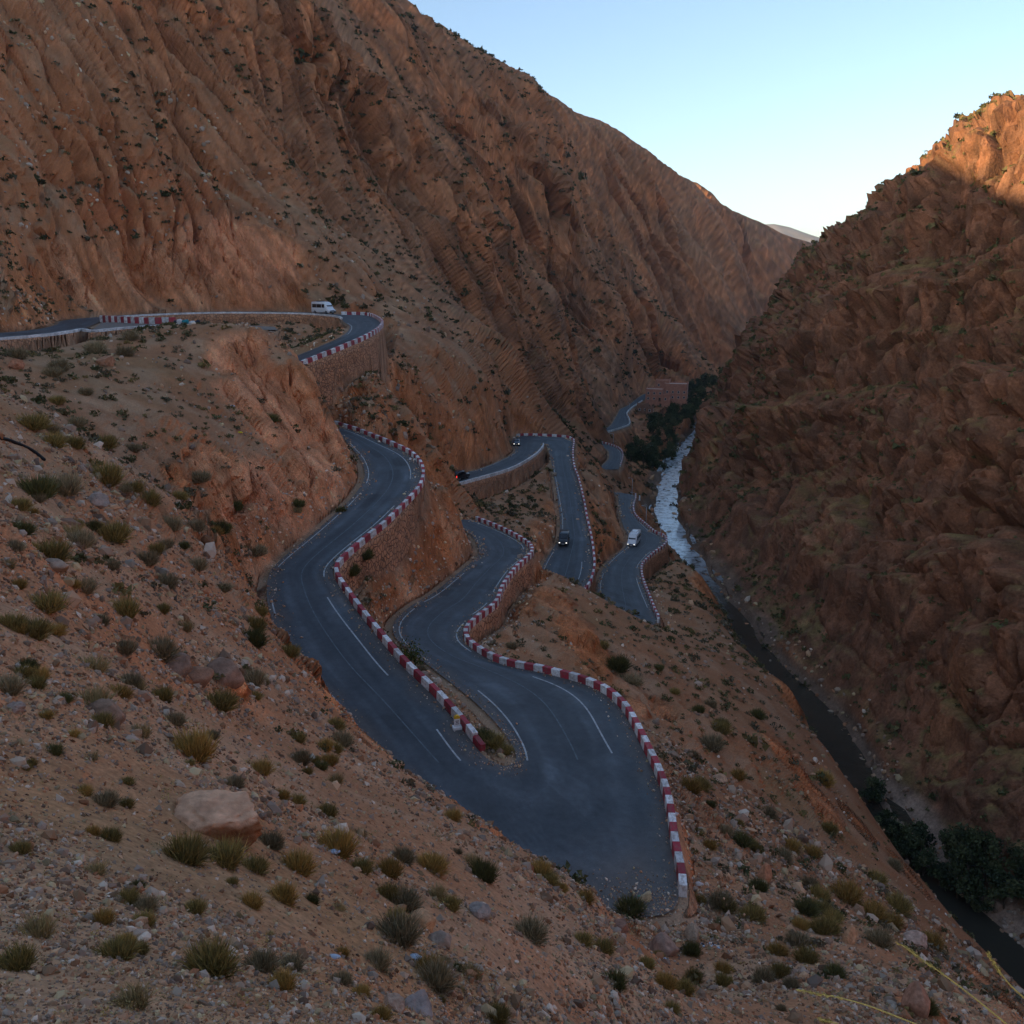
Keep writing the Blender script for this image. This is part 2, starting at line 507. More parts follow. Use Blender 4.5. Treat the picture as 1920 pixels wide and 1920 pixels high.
# gorge wall on the right
def wall_x(y):
    return np.interp(y, [-200, 0, 60, 90, 130, 190, 250, 300, 330, 370, 400], [68, 65, 64, 64, 59, 58, 57, 57, 60, 71, 88])
for y in (-180, -90, -20, 40, 80, 115, 150, 185, 220, 255, 290, 325, 360):
    for z in (-72, -55, -38, -20, -2, 14, 30):
        if y >= 290 and z > 22 or y >= 325 and z > 12 or y >= 360 and z > 0:
            continue
        bul = 5 * math.sin(y * 0.045 + z * 0.03) + 3 * math.sin(y * 0.11 - z * 0.07)
        x = wall_x(y) + (z + 74) * 0.53 + bul * min(1, (z + 74) / 25)
        CPT.append(np.array([x, y, z]))
cp_y((1310, 832, 372), (1350, 760, 386), (1347, 722, 400), (1400, 650, 408), (1450, 600, 412), (1452, 560, 412), (1500, 500, 402), (1570, 455, 366), (1622, 402, 332), (1690, 350, 300), (1735, 290, 282), (1810, 250, 256), (1920, 200, 228), (2100, 120, 200), (2300, 60, 170))
cp_w((150, 470, -30), (190, 460, 0), (130, 460, -55), (190, 600, -50), (250, 800, -45), (240, 500, 20), (200, 400, 22), (170, 330, 34), (170, 260, 46), (170, 180, 52), (180, 90, 52), (180, 0, 50), (300, 200, 60), (320, 400, 30), (330, 0, 60), (300, -200, 60), (380, 700, 0), (450, 1000, -20), (500, 1400, -10), (600, 500, 50), (700, 1000, 20))
# hills behind and left of the camera (unseen; heights shaped to shade the gorge and bounce sun into it)
cp_w((-12, 0, 2), (-30, 0, 8), (-60, 10, 18), (-110, 40, 50), (-104, 0, 42), (-176, -62, 58), (-170, 50, 88), (-280, 60, 140), (-420, 60, 150), (-30, -60, 5), (-110, -90, 24), (-200, -130, 40), (-320, -220, 45), (-500, -300, 45), (25, -25, -22), (20, -100, -22),
     (-60, -250, 0), (-150, -420, 20), (-300, -500, 30), (62, -100, -78), (-150, 210, 88), (-200, 230, 145), (-300, 330, 185), (-400, 500, 170), (-480, 200, 150), (-190, 330, 158), (-170, 410, 140), (60, -600, -20), (250, -600, 40), (-600, 800, 120), (-700, -700, 40), (-900, 0, 90), (0, -1000, 30), (700, -700, 60))
CPT = np.array(CPT)
RR = np.hypot(CPT[:, 0], CPT[:, 1]) + 0.6
TH = np.arctan2(CPT[:, 0], CPT[:, 1])

def emb(th, lr):
    return np.stack([np.cos(th) * 1.0, np.sin(th) * 1.0, lr], -1)

EC = emb(TH, np.log(RR))
VAL = CPT[:, 2] / RR
C2 = 0.006 ** 2
D = np.sqrt(((EC[:, None] - EC[None]) ** 2).sum(-1) + C2)
n_ = len(EC)
Amat = np.zeros((n_ + 1, n_ + 1))
Amat[:n_, :n_] = -D + np.eye(n_) * 0.0012
Amat[:n_, n_] = 1
Amat[n_, :n_] = 1
wts = np.linalg.solve(Amat, np.append(VAL, 0))

def base_h(th, lr):
    """th, lr flat arrays -> z"""
    out = np.empty(len(th))
    for s in range(0, len(th), 20000):
        e = emb(th[s:s + 20000], lr[s:s + 20000])
        d = np.sqrt(np.maximum((e ** 2).sum(1)[:, None] + (EC ** 2).sum(1)[None] - 2 * e @ EC.T, 0) + C2)
        out[s:s + 20000] = -d @ wts[:n_] + wts[n_]
    return out * np.exp(lr)

# ---------------------------------------------------------------- road distance fields
def leg_field(A, B, cell, marg=14.0):
    lo = np.minimum(A[:, :2].min(0), B[:, :2].min(0)) - marg
    hi = np.maximum(A[:, :2].max(0), B[:, :2].max(0)) + marg
    nx, ny = ((hi - lo) / cell).astype(int) + 2
    Dm = np.full((nx, ny), 99.0, np.float32)
    Zm = np.zeros((nx, ny), np.float32)
    Sm = np.full((nx, ny), 0.5, np.float32)
    Im = np.zeros((nx, ny), np.float32)
    for q, (a, b) in enumerate(zip(A, B)):
        l2 = np.minimum(a[:2], b[:2]) - marg
        h2 = np.maximum(a[:2], b[:2]) + marg
        i0, j0 = np.maximum(((l2 - lo) / cell).astype(int), 0)
        i1, j1 = ((h2 - lo) / cell).astype(int) + 1
        i1 = min(i1, nx)
        j1 = min(j1, ny)
        X = lo[0] + np.arange(i0, i1) * cell
        Y = lo[1] + np.arange(j0, j1) * cell
        X, Y = np.meshgrid(X, Y, indexing='ij')
        ab = b[:2] - a[:2]
        t = ((X - a[0]) * ab[0] + (Y - a[1]) * ab[1]) / (ab @ ab + 1e-9)
        tc = np.clip(t, 0, 1)
        d = np.hypot(X - a[0] - tc * ab[0], Y - a[1] - tc * ab[1])
        sub = Dm[i0:i1, j0:j1]
        m = d < sub
        sub[m] = d[m]
        Zm[i0:i1, j0:j1][m] = (a[2] + tc * (b[2] - a[2]))[m]
        Sm[i0:i1, j0:j1][m] = tc[m]
        Im[i0:i1, j0:j1][m] = q / 14.0
    return lo, cell, Dm, Zm, Sm, Im

FIELD = {k: leg_field(A, B, 0.3 if k in 'UTABCDE' else 0.6) for k, (A, B) in ROAD.items()}

def look(fld, x, y):
    lo, cell, Dm, Zm, Sm, Im = fld
    fi = (x - lo[0]) / cell
    fj = (y - lo[1]) / cell
    ok = (fi >= 0) & (fj >= 0) & (fi < Dm.shape[0] - 1) & (fj < Dm.shape[1] - 1)
    idx = np.nonzero(ok)[0]
    i = fi[idx].astype(int)
    j = fj[idx].astype(int)
    u = (fi[idx] - i)
    v = (fj[idx] - j)
    d = Dm[i, j] * (1 - u) * (1 - v) + Dm[i + 1, j] * u * (1 - v) + Dm[i, j + 1] * (1 - u) * v + Dm[i + 1, j + 1] * u * v
    ii = np.where(u > .5, i + 1, i)
    jj = np.where(v > .5, j + 1, j)
    return idx, d, Zm[ii, jj], Sm[ii, jj], Im[ii, jj]

def carve(x, y, z):
    """cut and fill the slopes for the road; returns z, distance to the nearest road, how much was cut"""
    z0 = z.copy()
    dmin = np.full(len(x), 99.0, np.float32)
    cache = {}
    rough = noise(np.stack([x * .35, y * .35, z * .0 + 3.3], 1)) * 0.35
    for k in FIELD:
        idx, d, zr, s, im = look(FIELD[k], x, y)
        hw = np.zeros(len(idx))
        for wk, sd, s0, s1, h0, h1 in WALLS:
            if wk == k:
                mm = (im >= s0) & (im <= s1) & ((s > .5) == (sd == 1))
                hw[mm] = (h0 + (h1 - h0) * (im - s0) / (s1 - s0))[mm]
        cache[k] = (idx, d, zr, s, hw)
        sa = SIDE[k]
        fl = np.where(s < .5, sa[1], sa[3])
        low = zr - 0.15 - np.maximum(0, d - 0.55) * fl * (1 + rough[idx])
        low = np.where(hw > 0, zr - 0.15 - hw * sstep(0.5, 0.8, d) - np.maximum(0, d - 0.8) * 0.9, low) - sstep(8.5, 12.5, d) * 60
        m = d < 12.5
        z[idx[m]] = np.maximum(z[idx[m]], low[m])
        dmin[idx] = np.minimum(dmin[idx], d)
    for k in FIELD:
        idx, d, zr, s, hw = cache[k]
        sa = SIDE[k]
        ct = np.where(s < .5, sa[0], sa[2])
        up = zr - 0.15 + np.maximum(0, d - 0.9) * ct * (1 + rough[idx])
        up = np.where(hw > 0, zr - 0.15 - hw * sstep(0.5, 0.8, d) + np.maximum(0, d - 1.5) * 0.7, up) + sstep(8.5, 12.5, d) * 60
        m = d < 12.5
        z[idx[m]] = np.minimum(z[idx[m]], up[m])
    for k in FIELD:
        idx, d, zr, s, hw = cache[k]
        m = d < 0.5
        z[idx[m]] = zr[m] - 0.15
    rx = river_x(y)
    rz = river_z(y)
    dr = np.abs(x - rx) + 1.6 * noise(np.stack([x / 9, y / 14, z * 0], 1))
    bed = rz - 1.3 + 1.7 * sstep(2.2, 5.0, dr) + 0.25 * noise(np.stack([x / 4, y / 4, z * 0 + 5], 1))
    wl = np.where(x > rx, 0.0, 1.0)
    mr = (dr < 30) & (y < 620) & (y > -250)
    z = np.where(mr & (dr < 8), np.minimum(z, bed + np.maximum(0, dr - 4.6) * 3), z)
    z = np.where(mr & (dr < 4.6), np.maximum(z, bed), z)
    return z, dmin, np.clip(z0 - z, 0, 20)

# ---------------------------------------------------------------- terrain grid (polar about the viewpoint, finer where nearer)
def terrain_grid(thetas, nrow, r0=0.8, r1=1900.0, RN=2400, nth_c=None):
    NC = len(thetas)
    lr = np.linspace(math.log(r0), math.log(r1), RN)
    lrc = np.linspace(math.log(r0), math.log(r1), 560)
    thc = np.linspace(thetas[0], thetas[-1], nth_c or max(8, int((thetas[-1] - thetas[0]) / math.radians(0.24))))
    T, L = np.meshgrid(thc, lrc, indexing='ij')
    Hc = (base_h(T.ravel(), L.ravel()) / np.exp(L.ravel())).reshape(T.shape)
    # upsample columns, then rows
    fi = (thetas - thc[0]) / (thc[1] - thc[0])
    i = np.clip(fi.astype(int), 0, len(thc) - 2)
    u = (fi - i)[:, None]
    Hm = Hc[i] * (1 - u) + Hc[i + 1] * u
    fj = (lr - lrc[0]) / (lrc[1] - lrc[0])
    j = np.clip(fj.astype(int), 0, len(lrc) - 2)
    v = (fj - j)[None]
    H = (Hm[:, j] * (1 - v) + Hm[:, j + 1] * v) * np.exp(lr)[None]
    R = np.exp(lr)
    X = np.sin(thetas)[:, None] * R[None]
    Y = np.cos(thetas)[:, None] * R[None]
    z, d, cut = carve(X.ravel(), Y.ravel(), H.ravel().astype(np.float64))
    H = z.reshape(H.shape)
    # adaptive rows: dense where the slope is seen
    E = H / R[None]
    run = np.maximum.accumulate(E, axis=1)
    dE = np.diff(E, axis=1)
    vis = (E[:, 1:] >= run[:, :-1] - 0.012) & (E[:, 1:] < 0.36)
    dl = lr[1] - lr[0]
    Wt = np.where(vis, np.abs(dE), 0.2 * np.abs(dE)) + (0.05 + 0.10 * sstep(70, 130, R) * sstep(800, 500, R))[None, 1:] * dl
    K = min(45, (NC // 4) * 2 + 1)
    for _ in range(3):
        Wp = np.pad(Wt, ((K // 2, K // 2), (0, 0)), mode='edge')
        cs = np.cumsum(np.vstack([np.zeros((1, Wt.shape[1])), Wp]), 0)
        Wt = (cs[K:] - cs[:-K]) / K
    CW = np.concatenate([np.zeros((NC, 1)), np.cumsum(Wt, 1)], 1)
    CW /= CW[:, -1:]
    tgt = np.linspace(0, 1, nrow)
    V = np.zeros((NC, nrow, 3))
    for c in range(NC):
        l = np.interp(tgt, CW[c], lr)
        h = np.interp(l, lr, H[c])
        r = np.exp(l)
        V[c, :, 0] = math.sin(thetas[c]) * r
        V[c, :, 1] = math.cos(thetas[c]) * r
        V[c, :, 2] = h
    return V

def grid_normals(V):
    du = np.gradient(V, axis=0)
    dv = np.gradient(V, axis=1)
    n = np.cross(du, dv)
    n /= np.linalg.norm(n, axis=2, keepdims=True) + 1e-12
    n[n[..., 2] < 0] *= -1
    return n

def smooth2(a, k=2):
    for _ in range(k):
        p = np.pad(a, ((1, 1), (1, 1)) + ((0, 0),) * (a.ndim - 2), mode='edge')
        a = (p[:-2, 1:-1] + p[2:, 1:-1] + p[1:-1, :-2] + p[1:-1, 2:] + 2 * p[1:-1, 1:-1]) / 6
    return a

DIP = (0.55, -0.30, -0.78)       # the way the strata of the left mountain run
SLABDIR = (0.55, -0.62, -0.52)

ROCKS = [(450, 660, 50), (490, 740, 60), (540, 800, 60), (600, 880, 60), (560, 950, 60), (500, 900, 60), (620, 820, 40), (440, 980, 40), (400, 880, 45), (330, 900, 30), (150, 520, 60), (250, 520, 60), (350, 520, 60), (420, 470, 60),
         (500, 500, 60), (450, 550, 50), (60, 560, 50), (540, 560, 30), (210, 560, 40), (500, 1050, 30), (515, 1120, 30), (540, 1180, 30), (580, 1240, 30), (620, 1310, 25), (680, 1390, 25), (820, 900, 40), (850, 960, 45), (870, 1010, 40),
         (780, 1000, 50), (720, 1060, 40), (820, 1040, 50), (1000, 1080, 30), (1040, 1130, 45), (1080, 1180, 45), (1110, 1240, 45), (980, 1140, 30), (880, 860, 30), (930, 840, 35), (960, 810, 30), (900, 800, 30), (1020, 1010, 35), (1040, 960, 25),
         (1160, 990, 30), (1140, 1030, 25), (1290, 1060, 40), (1320, 1110, 35), (1470, 1420, 45), (1530, 1500, 45), (1560, 1400, 30), (1480, 1300, 40), (1600, 1540, 30), (1700, 1640, 30), (1240, 1330, 30), (1190, 1330, 25), (1850, 1850, 40), (1720, 1900, 40),
         (340, 1255, 40), (420, 1280, 45), (560, 720, 40), (640, 900, 30)]
ROCKW = []

def find_rocks(V):
    rho = np.hypot(V[..., 0], V[..., 1])
    run = np.maximum.accumulate(V[..., 2] / rho, axis=1)
    for px, py, rp in ROCKS:
        r = ray(px, py)
        h = math.hypot(r[0], r[1])
        c = int(np.clip(np.searchsorted(TF, math.atan2(r[0], r[1])), 1, len(TF) - 1))
        j = min(int(np.searchsorted(run[c], r[2] / h)), V.shape[1] - 1)
        p = r / h * rho[c, j]
        ROCKW.append((p[0], p[1], p[2], rp / F * rho[c, j]))

def rock_mask(P):
    m = np.zeros(len(P), np.float32)
    jit = 0.45 * fbm(P / 4.0 + 77, 3)
    for x, y, z, R in ROCKW:
        near = (np.abs(P[:, 0] - x) < 2.2 * R) & (np.abs(P[:, 1] - y) < 4.4 * R)
        q = P[near]
        dd = np.sqrt((q[:, 0] - x) ** 2 + 0.25 * (q[:, 1] - y) ** 2 + (q[:, 2] - z) ** 2) / R
        m[near] = np.maximum(m[near], sstep(1.35, 0.7, dd + jit[near]))
    return m

def road_d(x, y):
    d = np.full(len(x), 99.0, np.float32)
    for k in FIELD:
        idx, dd, zr, s, im = look(FIELD[k], x, y)
        d[idx] = np.minimum(d[idx], dd)
    return d

def displace(V):
    shp = V.shape[:2]
    nrm = grid_normals(V)
    nrm = smooth2(nrm, 2)
    nrm /= np.linalg.norm(nrm, axis=2, keepdims=True) + 1e-12
    P = V.reshape(-1, 3).astype(np.float32)
    nv = nrm.reshape(-1, 3).astype(np.float32)
    r = np.hypot(P[:, 0], P[:, 1])
    d = road_d(P[:, 0], P[:, 1])
    rock = rock_mask(P)
    steep = np.maximum(sstep(0.86, 0.55, nv[:, 2]), rock)
    rx = river_x(P[:, 1])
    rz = river_z(P[:, 1])
    right = sstep(3, 7, P[:, 0] - rx) * (P[:, 1] < 640)
    off_river = sstep(1.5, 6, np.abs(P[:, 0] - rx)) * np.where(np.abs(P[:, 0] - rx) < 30, sstep(0.5, 5, P[:, 2] - rz), 1)
    wr = sstep(0.4, 3.0, d)
    dist = np.clip(r / 100, 0.12, 6)
    disp = np.zeros(len(P), np.float32)
    sr = np.linalg.norm(np.gradient(V, axis=1), axis=2)
    sr = smooth2(np.maximum(sr, np.roll(sr, 1, 1)), 2).ravel()
    facing = np.abs((nv * (P / (np.linalg.norm(P, axis=1)[:, None] + 1e-6))).sum(1))
    fac = sstep(0.10, 0.32, facing)
    def att(fs):
        return (np.clip(fs / (2.0 * sr) - 0.25, 0, 1) * (fac if fs < 20 else 1)).astype(np.float32)
    # --- left side: strata ribs
    left = 1 - right
    q = squash(P, DIP, 5.0)
    far = sstep(110, 260, r)
    m = (left * far) > 0.01
    if m.any():
        wp = P[m] + 9.0 * np.stack([fbm(P[m] / 40.0 + k, 2) for k in (1, 21, 41)], 1)
        rib = fbm(squash(wp, DIP, 4.0) / 52.0, 3, 0.5, True)
        rib2 = fbm(squash(wp, DIP, 6.0) / 15.0 + 40, 3, 0.55, True)
        big = fbm(P[m] / 85.0 + 9, 2)
        f1, f2, rv = cells(squash(wp, DIP, 6.0) / 6.5)
        blk = (rv - .5) * 2.2 * sstep(0, .2, f2) - 1.9 * np.exp(-f2 * 10)
        amp = np.clip(r[m] / 330, 0.35, 1.15)
        sl = noise(squash(wp, DIP, 6.0) / 34.0 + 71) + 0.35 * noise(squash(wp, DIP, 6.0) / 12.0 + 5)
        slot = -np.exp(-(sl / 0.10) ** 2) * sstep(-.25, .25, noise(P[m] / 90.0 + 13))
        sl2 = noise(squash(wp, DIP, 7.0) / 15.0 + 171)
        fine = fbm(squash(P[m], DIP, 2.5) / 5.0 + 3, 3, 0.6, True)
        slot2 = -np.exp(-(sl2 / 0.10) ** 2) * sstep(-.3, .3, noise(P[m] / 50.0 + 113))
        st = 0.65 + 0.35 * steep[m]
        disp[m] += (left * far)[m] * sstep(1.5, 16, d[m]) * amp * st * (8.0 * rib * att(24)[m] + 13.0 * slot * att(6)[m] + 1.1 * fine * att(2.0)[m] + 5.0 * slot2 * att(3)[m] + 4.6 * rib2 * att(7)[m] + 5.0 * big + 1.9 * blk * att(3.0)[m])
    # --- road cuts and slabs at middle distance
    mid = left * sstep(30, 60, r) * (1 - sstep(230, 420, r))
    m = mid > 0.01
    if m.any():
        qs = squash(P[m], SLABDIR, 7.0)
        rk = fbm(qs / 5.5, 3, 0.55, True)
        run_ = fbm(squash(P[m], (0.6, -0.2, -0.7), 4.0) / 7.0 + 12, 3, 0.55, True)
        f1, f2, rv = cells(qs / 2.6 + 0.25 * fbm(P[m] / 3.0, 2)[:, None])
        blk = (rv - 0.5) * 1.3 * sstep(0, .2, f2) - 0.75 * np.exp(-f2 * 9)
        f1, f2, rv = cells(squash(P[m], SLABDIR, 2.2) / 0.95 + 5)
        blk2 = (rv - 0.5) * sstep(0, .2, f2) - 0.4 * np.exp(-f2 * 9)
        soft = fbm(P[m] / 3.0, 4, 0.55)
        st = steep[m]
        disp[m] += mid[m] * wr[m] * (st * (0.6 * rk * att(2.5)[m] + 2.0 * blk * att(1.3)[m] + 0.5 * blk2 * att(.6)[m]) + (1 - st) * (0.55 * soft + 0.45 * run_) * att(1.5)[m] + 0.35 * soft * att(1.5)[m])
    # --- near slope
    near = left * (1 - sstep(45, 80, r))
    m = near > 0.01
    if m.any():
        a = fbm(P[m] / 2.4, 5, 0.55)
        b = fbm(squash(P[m], (0.6, 0.3, -0.7), 3) / 5.0, 3, 0.5, True)
        st = steep[m]
        s_ = np.clip(r[m] / 18, 0.2, 1)
        disp[m] += near[m] * wr[m] * s_ * (0.30 * a + 0.22 * b + st * 0.5 * b) * att(.8)[m]
    # --- gorge wall: bedded blocky limestone
    m = right > 0.01
    if m.any():
        p = P[m]
        w = fbm(p / 34.0, 3)
        s = p[:, 2] + 0.16 * p[:, 1] - 0.22 * p[:, 0] + 8 * w
        def terr(s, T, ph, sharp):
            u = s / T + ph
            k = np.floor(u)
            f = u - k
            jit = noise(np.stack([k * 7.7, p[:, 1] / 60, p[:, 0] / 60], 1))
            top = sharp + 0.12 * jit
            return np.where(f < top, f / top - 0.5, 0.5 - (f - top) / (1 - top)), jit
        t1, j1 = terr(s, 27.0, 0.3 + 0.3 * noise(p / 70.0 + 3), 0.72)
        t2, j2 = terr(s, 9.0, 0.5 * noise(p / 25.0 + 8), 0.8)
        vert = fbm(np.stack([p[:, 0] / 18, p[:, 1] / 18, s / 90], 1), 4, 0.55, True)
        bp = np.stack([p[:, 0], p[:, 1], s * 0.8], 1) + 1.5 * w[:, None]
        f1, f2, rv = cells(bp / 9.0)
        g1, g2, gv = cells(bp / 3.2 + 0.2 * vert[:, None])
        fine = fbm(p / 5.0, 4, 0.6, True)
        hz = np.clip((p[:, 2] + 74) / 25, 0.25, 1)
        sv = noise(np.stack([p[:, 0] / 30, p[:, 1] / 22, s / 120 + 3], 1)) + 0.3 * noise(np.stack([p[:, 0] / 10, p[:, 1] / 10, s / 40 + 3], 1))
        slot = -np.exp(-(sv / 0.09) ** 2) * sstep(-.3, .2, noise(p / 45.0 + 33))
        disp[m] += (right * off_river)[m] * hz * (5.5 * slot + 7.0 * t1 * (1 + 0.5 * j1) + 2.6 * t2 * (1 + .8 * j2) + 4.6 * vert + 2.6 * (rv - .5) * sstep(0, .18, f2) - 2.8 * np.exp(-f2 * 13) + 1.3 * (gv - .5) * sstep(0, .2, g2) - 1.1 * np.exp(-g2 * 11) + 0.7 * fine)
    disp *= off_river
    keep = sstep(0.2, 2.2, d)
    disp = np.where(d < 4, disp * keep, disp)
    # never bulge over the road
    disp = np.where((d < 3.0) & (disp > 0), disp * sstep(0.8, 3.0, d), disp)
    Q = P + nv * disp[:, None]
    zr = np.where(d < 0.9, np.minimum(Q[:, 2], P[:, 2]), Q[:, 2])
    Q[:, 2] = zr
    return Q.reshape(*shp, 3), dict(d=d, steep=steep, right=right, r=r, rock=rock)

def albedo(V, info):
    nrm = grid_normals(V).reshape(-1, 3)
    P = V.reshape(-1, 3).astype(np.float32)
    d, r, right = info['d'], info['r'], info['right']
    nz = nrm[:, 2]
    slope = sstep(0.80, 0.5, nz)
    n1 = fbm(P / 22.0 + 3, 4)
    n2 = fbm(P / 5.0 + 7, 4)
    n3 = fbm(squash(P, DIP, 6) / 9.0 + 5, 4, 0.6)
    n4 = fbm(P / 70.0 + 31, 3)
    c = np.zeros((len(P), 3), np.float32)
    earth = np.array([0.215, 0.118, 0.066])
    scree = np.array([0.240, 0.162, 0.105])
    orange = np.array([0.315, 0.130, 0.056])
    red = np.array([0.30, 0.105, 0.050])
    pale = np.array([0.40, 0.215, 0.120])
    brown = np.array([0.185, 0.092, 0.052])
    olive = np.array([0.145, 0.112, 0.052])
    grey = np.array([0.20, 0.155, 0.115])
    def lay(c, col, f):
        f = np.clip(f, 0, 1)[:, None]
        return c * (1 - f) + col * f
    c += earth
    c = lay(c, scree, sstep(-.15, .35, n2))
    c = lay(c, orange, slope * sstep(-.5, .3, n3) * 0.9)
    c = lay(c, red, slope * sstep(.0, .5, n1) * 0.6)
    # fresh cuts by the road
    rock = info['rock']
    cutm = np.maximum(sstep(9, 2, d) * sstep(0.85, 0.6, nz), rock * 0.95)
    c = lay(c, orange * 1.05, cutm * 0.85)
    c = lay(c, pale, cutm * sstep(.0, .22, n3) * 0.85)
    slabm = np.zeros(len(P), np.float32)
    for (x, y, z, R_) in ROCKW[:8] + ROCKW[13:15]:
        dd2 = np.sqrt((P[:, 0] - x) ** 2 + 0.3 * (P[:, 1] - y) ** 2 + (P[:, 2] - z) ** 2) / R_
        slabm = np.maximum(slabm, sstep(1.3, 0.7, dd2 + 0.5 * n2))
    c = lay(c, np.array([0.47, 0.235, 0.135]), slabm * (0.6 + 0.35 * sstep(-.1, .3, n3)))
    for (x, y, z, R_) in ROCKW[10:17]:
        dd2 = np.sqrt((P[:, 0] - x) ** 2 + 0.2 * (P[:, 1] - y) ** 2 + (P[:, 2] - z) ** 2) / R_
        slabm = np.maximum(slabm, sstep(1.3, 0.7, dd2 + 0.5 * n2))
    # far left mountain: browner, streaked
    far = sstep(150, 330, r)
    fm = lay(np.tile(np.array([0.25, 0.112, 0.056], np.float32), (len(P), 1)), np.array([0.165, 0.085, 0.05]), sstep(-.2, .2, n3))
    fm = lay(fm, np.array([0.32, 0.13, 0.06]), slope * sstep(0.0, 0.4, n1) * 0.7)
    fm = lay(fm, olive, (1 - slope) * sstep(-.1, .4, n2) * 0.45)
    fm = lay(fm, np.array([0.20, 0.125, 0.08]), sstep(.1, .45, n4) * .5)
    c = lay(c, fm, far * (1 - 0.9 * slabm))
    c = lay(c, np.array([0.40, 0.165, 0.085]), slabm * far * 0.8)
    # veg film on gentler ground
    c = lay(c, olive, (1 - slope) * sstep(.05, .5, n1) * 0.4 * (1 - cutm) * (1 - far))
    # gorge wall
    wl = lay(np.tile(np.array([0.185, 0.098, 0.062], np.float32), (len(P), 1)), np.array([0.125, 0.075, 0.052]), sstep(-.3, .3, n2))
    wl = lay(wl, np.array([0.24, 0.125, 0.07]), sstep(.1, .5, n1) * 0.7) * 0.8
    wl = lay(wl, np.array([0.15, 0.125, 0.055]), sstep(0.45, 0.75, nz) * sstep(-.1, .4, n2 + n1 * .5) * 0.8)
    c = lay(c, wl, right)
    # river bed gravel
    hr = P[:, 2] - river_z(P[:, 1])
    bedm = sstep(2.2, 0.6, hr) * sstep(11, 7, np.abs(P[:, 0] - river_x(P[:, 1])))
    c = lay(c, np.array([0.12, 0.09, 0.07]) * (1 + 0.2 * n2)[:, None], bedm)
    bar = bedm * sstep(135, 115, P[:, 1]) * sstep(0.5, 2.0, P[:, 0] - river_x(P[:, 1]) + 2 * n2)
    c = lay(c, np.array([0.21, 0.165, 0.135]), bar)
    # worn dust beside the road
    c = lay(c, grey, sstep(1.6, .5, d) * 0.7)
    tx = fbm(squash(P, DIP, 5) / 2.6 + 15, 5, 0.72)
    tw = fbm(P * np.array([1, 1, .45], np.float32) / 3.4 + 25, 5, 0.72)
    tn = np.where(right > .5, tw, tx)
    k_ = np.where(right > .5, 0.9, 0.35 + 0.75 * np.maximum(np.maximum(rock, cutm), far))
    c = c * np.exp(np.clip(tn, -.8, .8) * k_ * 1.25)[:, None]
    gn = sstep(70, 30, r) * (1 - rock) * (1 - right)
    lum = c.mean(1, keepdims=True)
    c = lay(c, lum * np.array([1.36, 0.97, 0.68]), gn * 0.12)
    am = np.clip(np.maximum(np.maximum(rock, cutm * sstep(20, 40, r)), slope * 0.7 * far), 0, 1)
    return np.hstack([np.clip(c * np.where(right > .5, 1.4, 1.5 + 0.45 * sstep(75, 25, r) - 0.05 * sstep(150, 300, r))[:, None] * np.array([1.06, 0.93, 0.82]), 0.01, 0.9), am[:, None]])  # hillside colour brightened towards the camera to stand in for missing light

TF = np.concatenate([np.radians(np.linspace(-46, -36, 26)[:-1]), np.radians(np.linspace(-36, 36.5, 821)), np.radians(np.linspace(36.5, 47, 26)[1:])])
NROW = 990
V0 = terrain_grid(TF, NROW)
find_rocks(V0)
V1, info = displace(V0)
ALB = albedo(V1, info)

def grid_faces(nc, nr):
    i, j = np.meshgrid(np.arange(nc - 1), np.arange(nr - 1), indexing='ij')
    a = i * nr + j
    return np.stack([a, a + nr, a + nr + 1, a + 1], -1).reshape(-1, 4)

def emit_terrain(V, col, names, side=None):
    nc, nr = V.shape[:2]
    fc = grid_faces(nc, nr)
    P = V.reshape(-1, 3)
    cen = P[fc].mean(1)
    rt = (cen[:, 0] > river_x(cen[:, 1])) & (cen[:, 1] < 640)
    for nm, msk, mt in ((names[0], ~rt, M_HILL), (names[1], rt, M_WALL)):
        f = fc[msk]
        if not len(f):
            continue
        used, inv = np.unique(f, return_inverse=True)
        me = np_mesh(nm, P[used], inv.reshape(-1, 4), mt, False, col[used])
        obj(nm, me, kind='structure')

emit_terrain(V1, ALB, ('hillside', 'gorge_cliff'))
TO = np.radians(np.linspace(46.6, 314.4, 190))
V2 = terrain_grid(TO, 120, r0=0.8, nth_c=150)
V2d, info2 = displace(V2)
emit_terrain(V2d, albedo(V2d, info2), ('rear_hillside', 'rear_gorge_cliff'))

# ---------------------------------------------------------------- asking the terrain where things stand
RHO = np.hypot(V1[..., 0], V1[..., 1])
ELV = V1[..., 2] / RHO
RUN = np.maximum.accumulate(ELV, axis=1)

def hit(px, py, sink=0.0):
    r = ray(px, py)
    th = math.atan2(r[0], r[1])
    e = r[2] / math.hypot(r[0], r[1])
    c = int(np.clip(np.searchsorted(TF, th), 1, len(TF) - 1))
    if abs(TF[c - 1] - th) < abs(TF[c] - th):
        c -= 1
    j = int(np.searchsorted(RUN[c], e))
    j = min(max(j, 1), NROW - 1)
    e0, e1 = RUN[c, j - 1], RUN[c, j]
    t = 0.5 if e1 <= e0 else (e - e0) / (e1 - e0)
    rho = RHO[c, j - 1] * (1 - t) + RHO[c, j] * t
    p = r / math.hypot(r[0], r[1]) * rho
    return np.array([p[0], p[1], p[2] - sink])

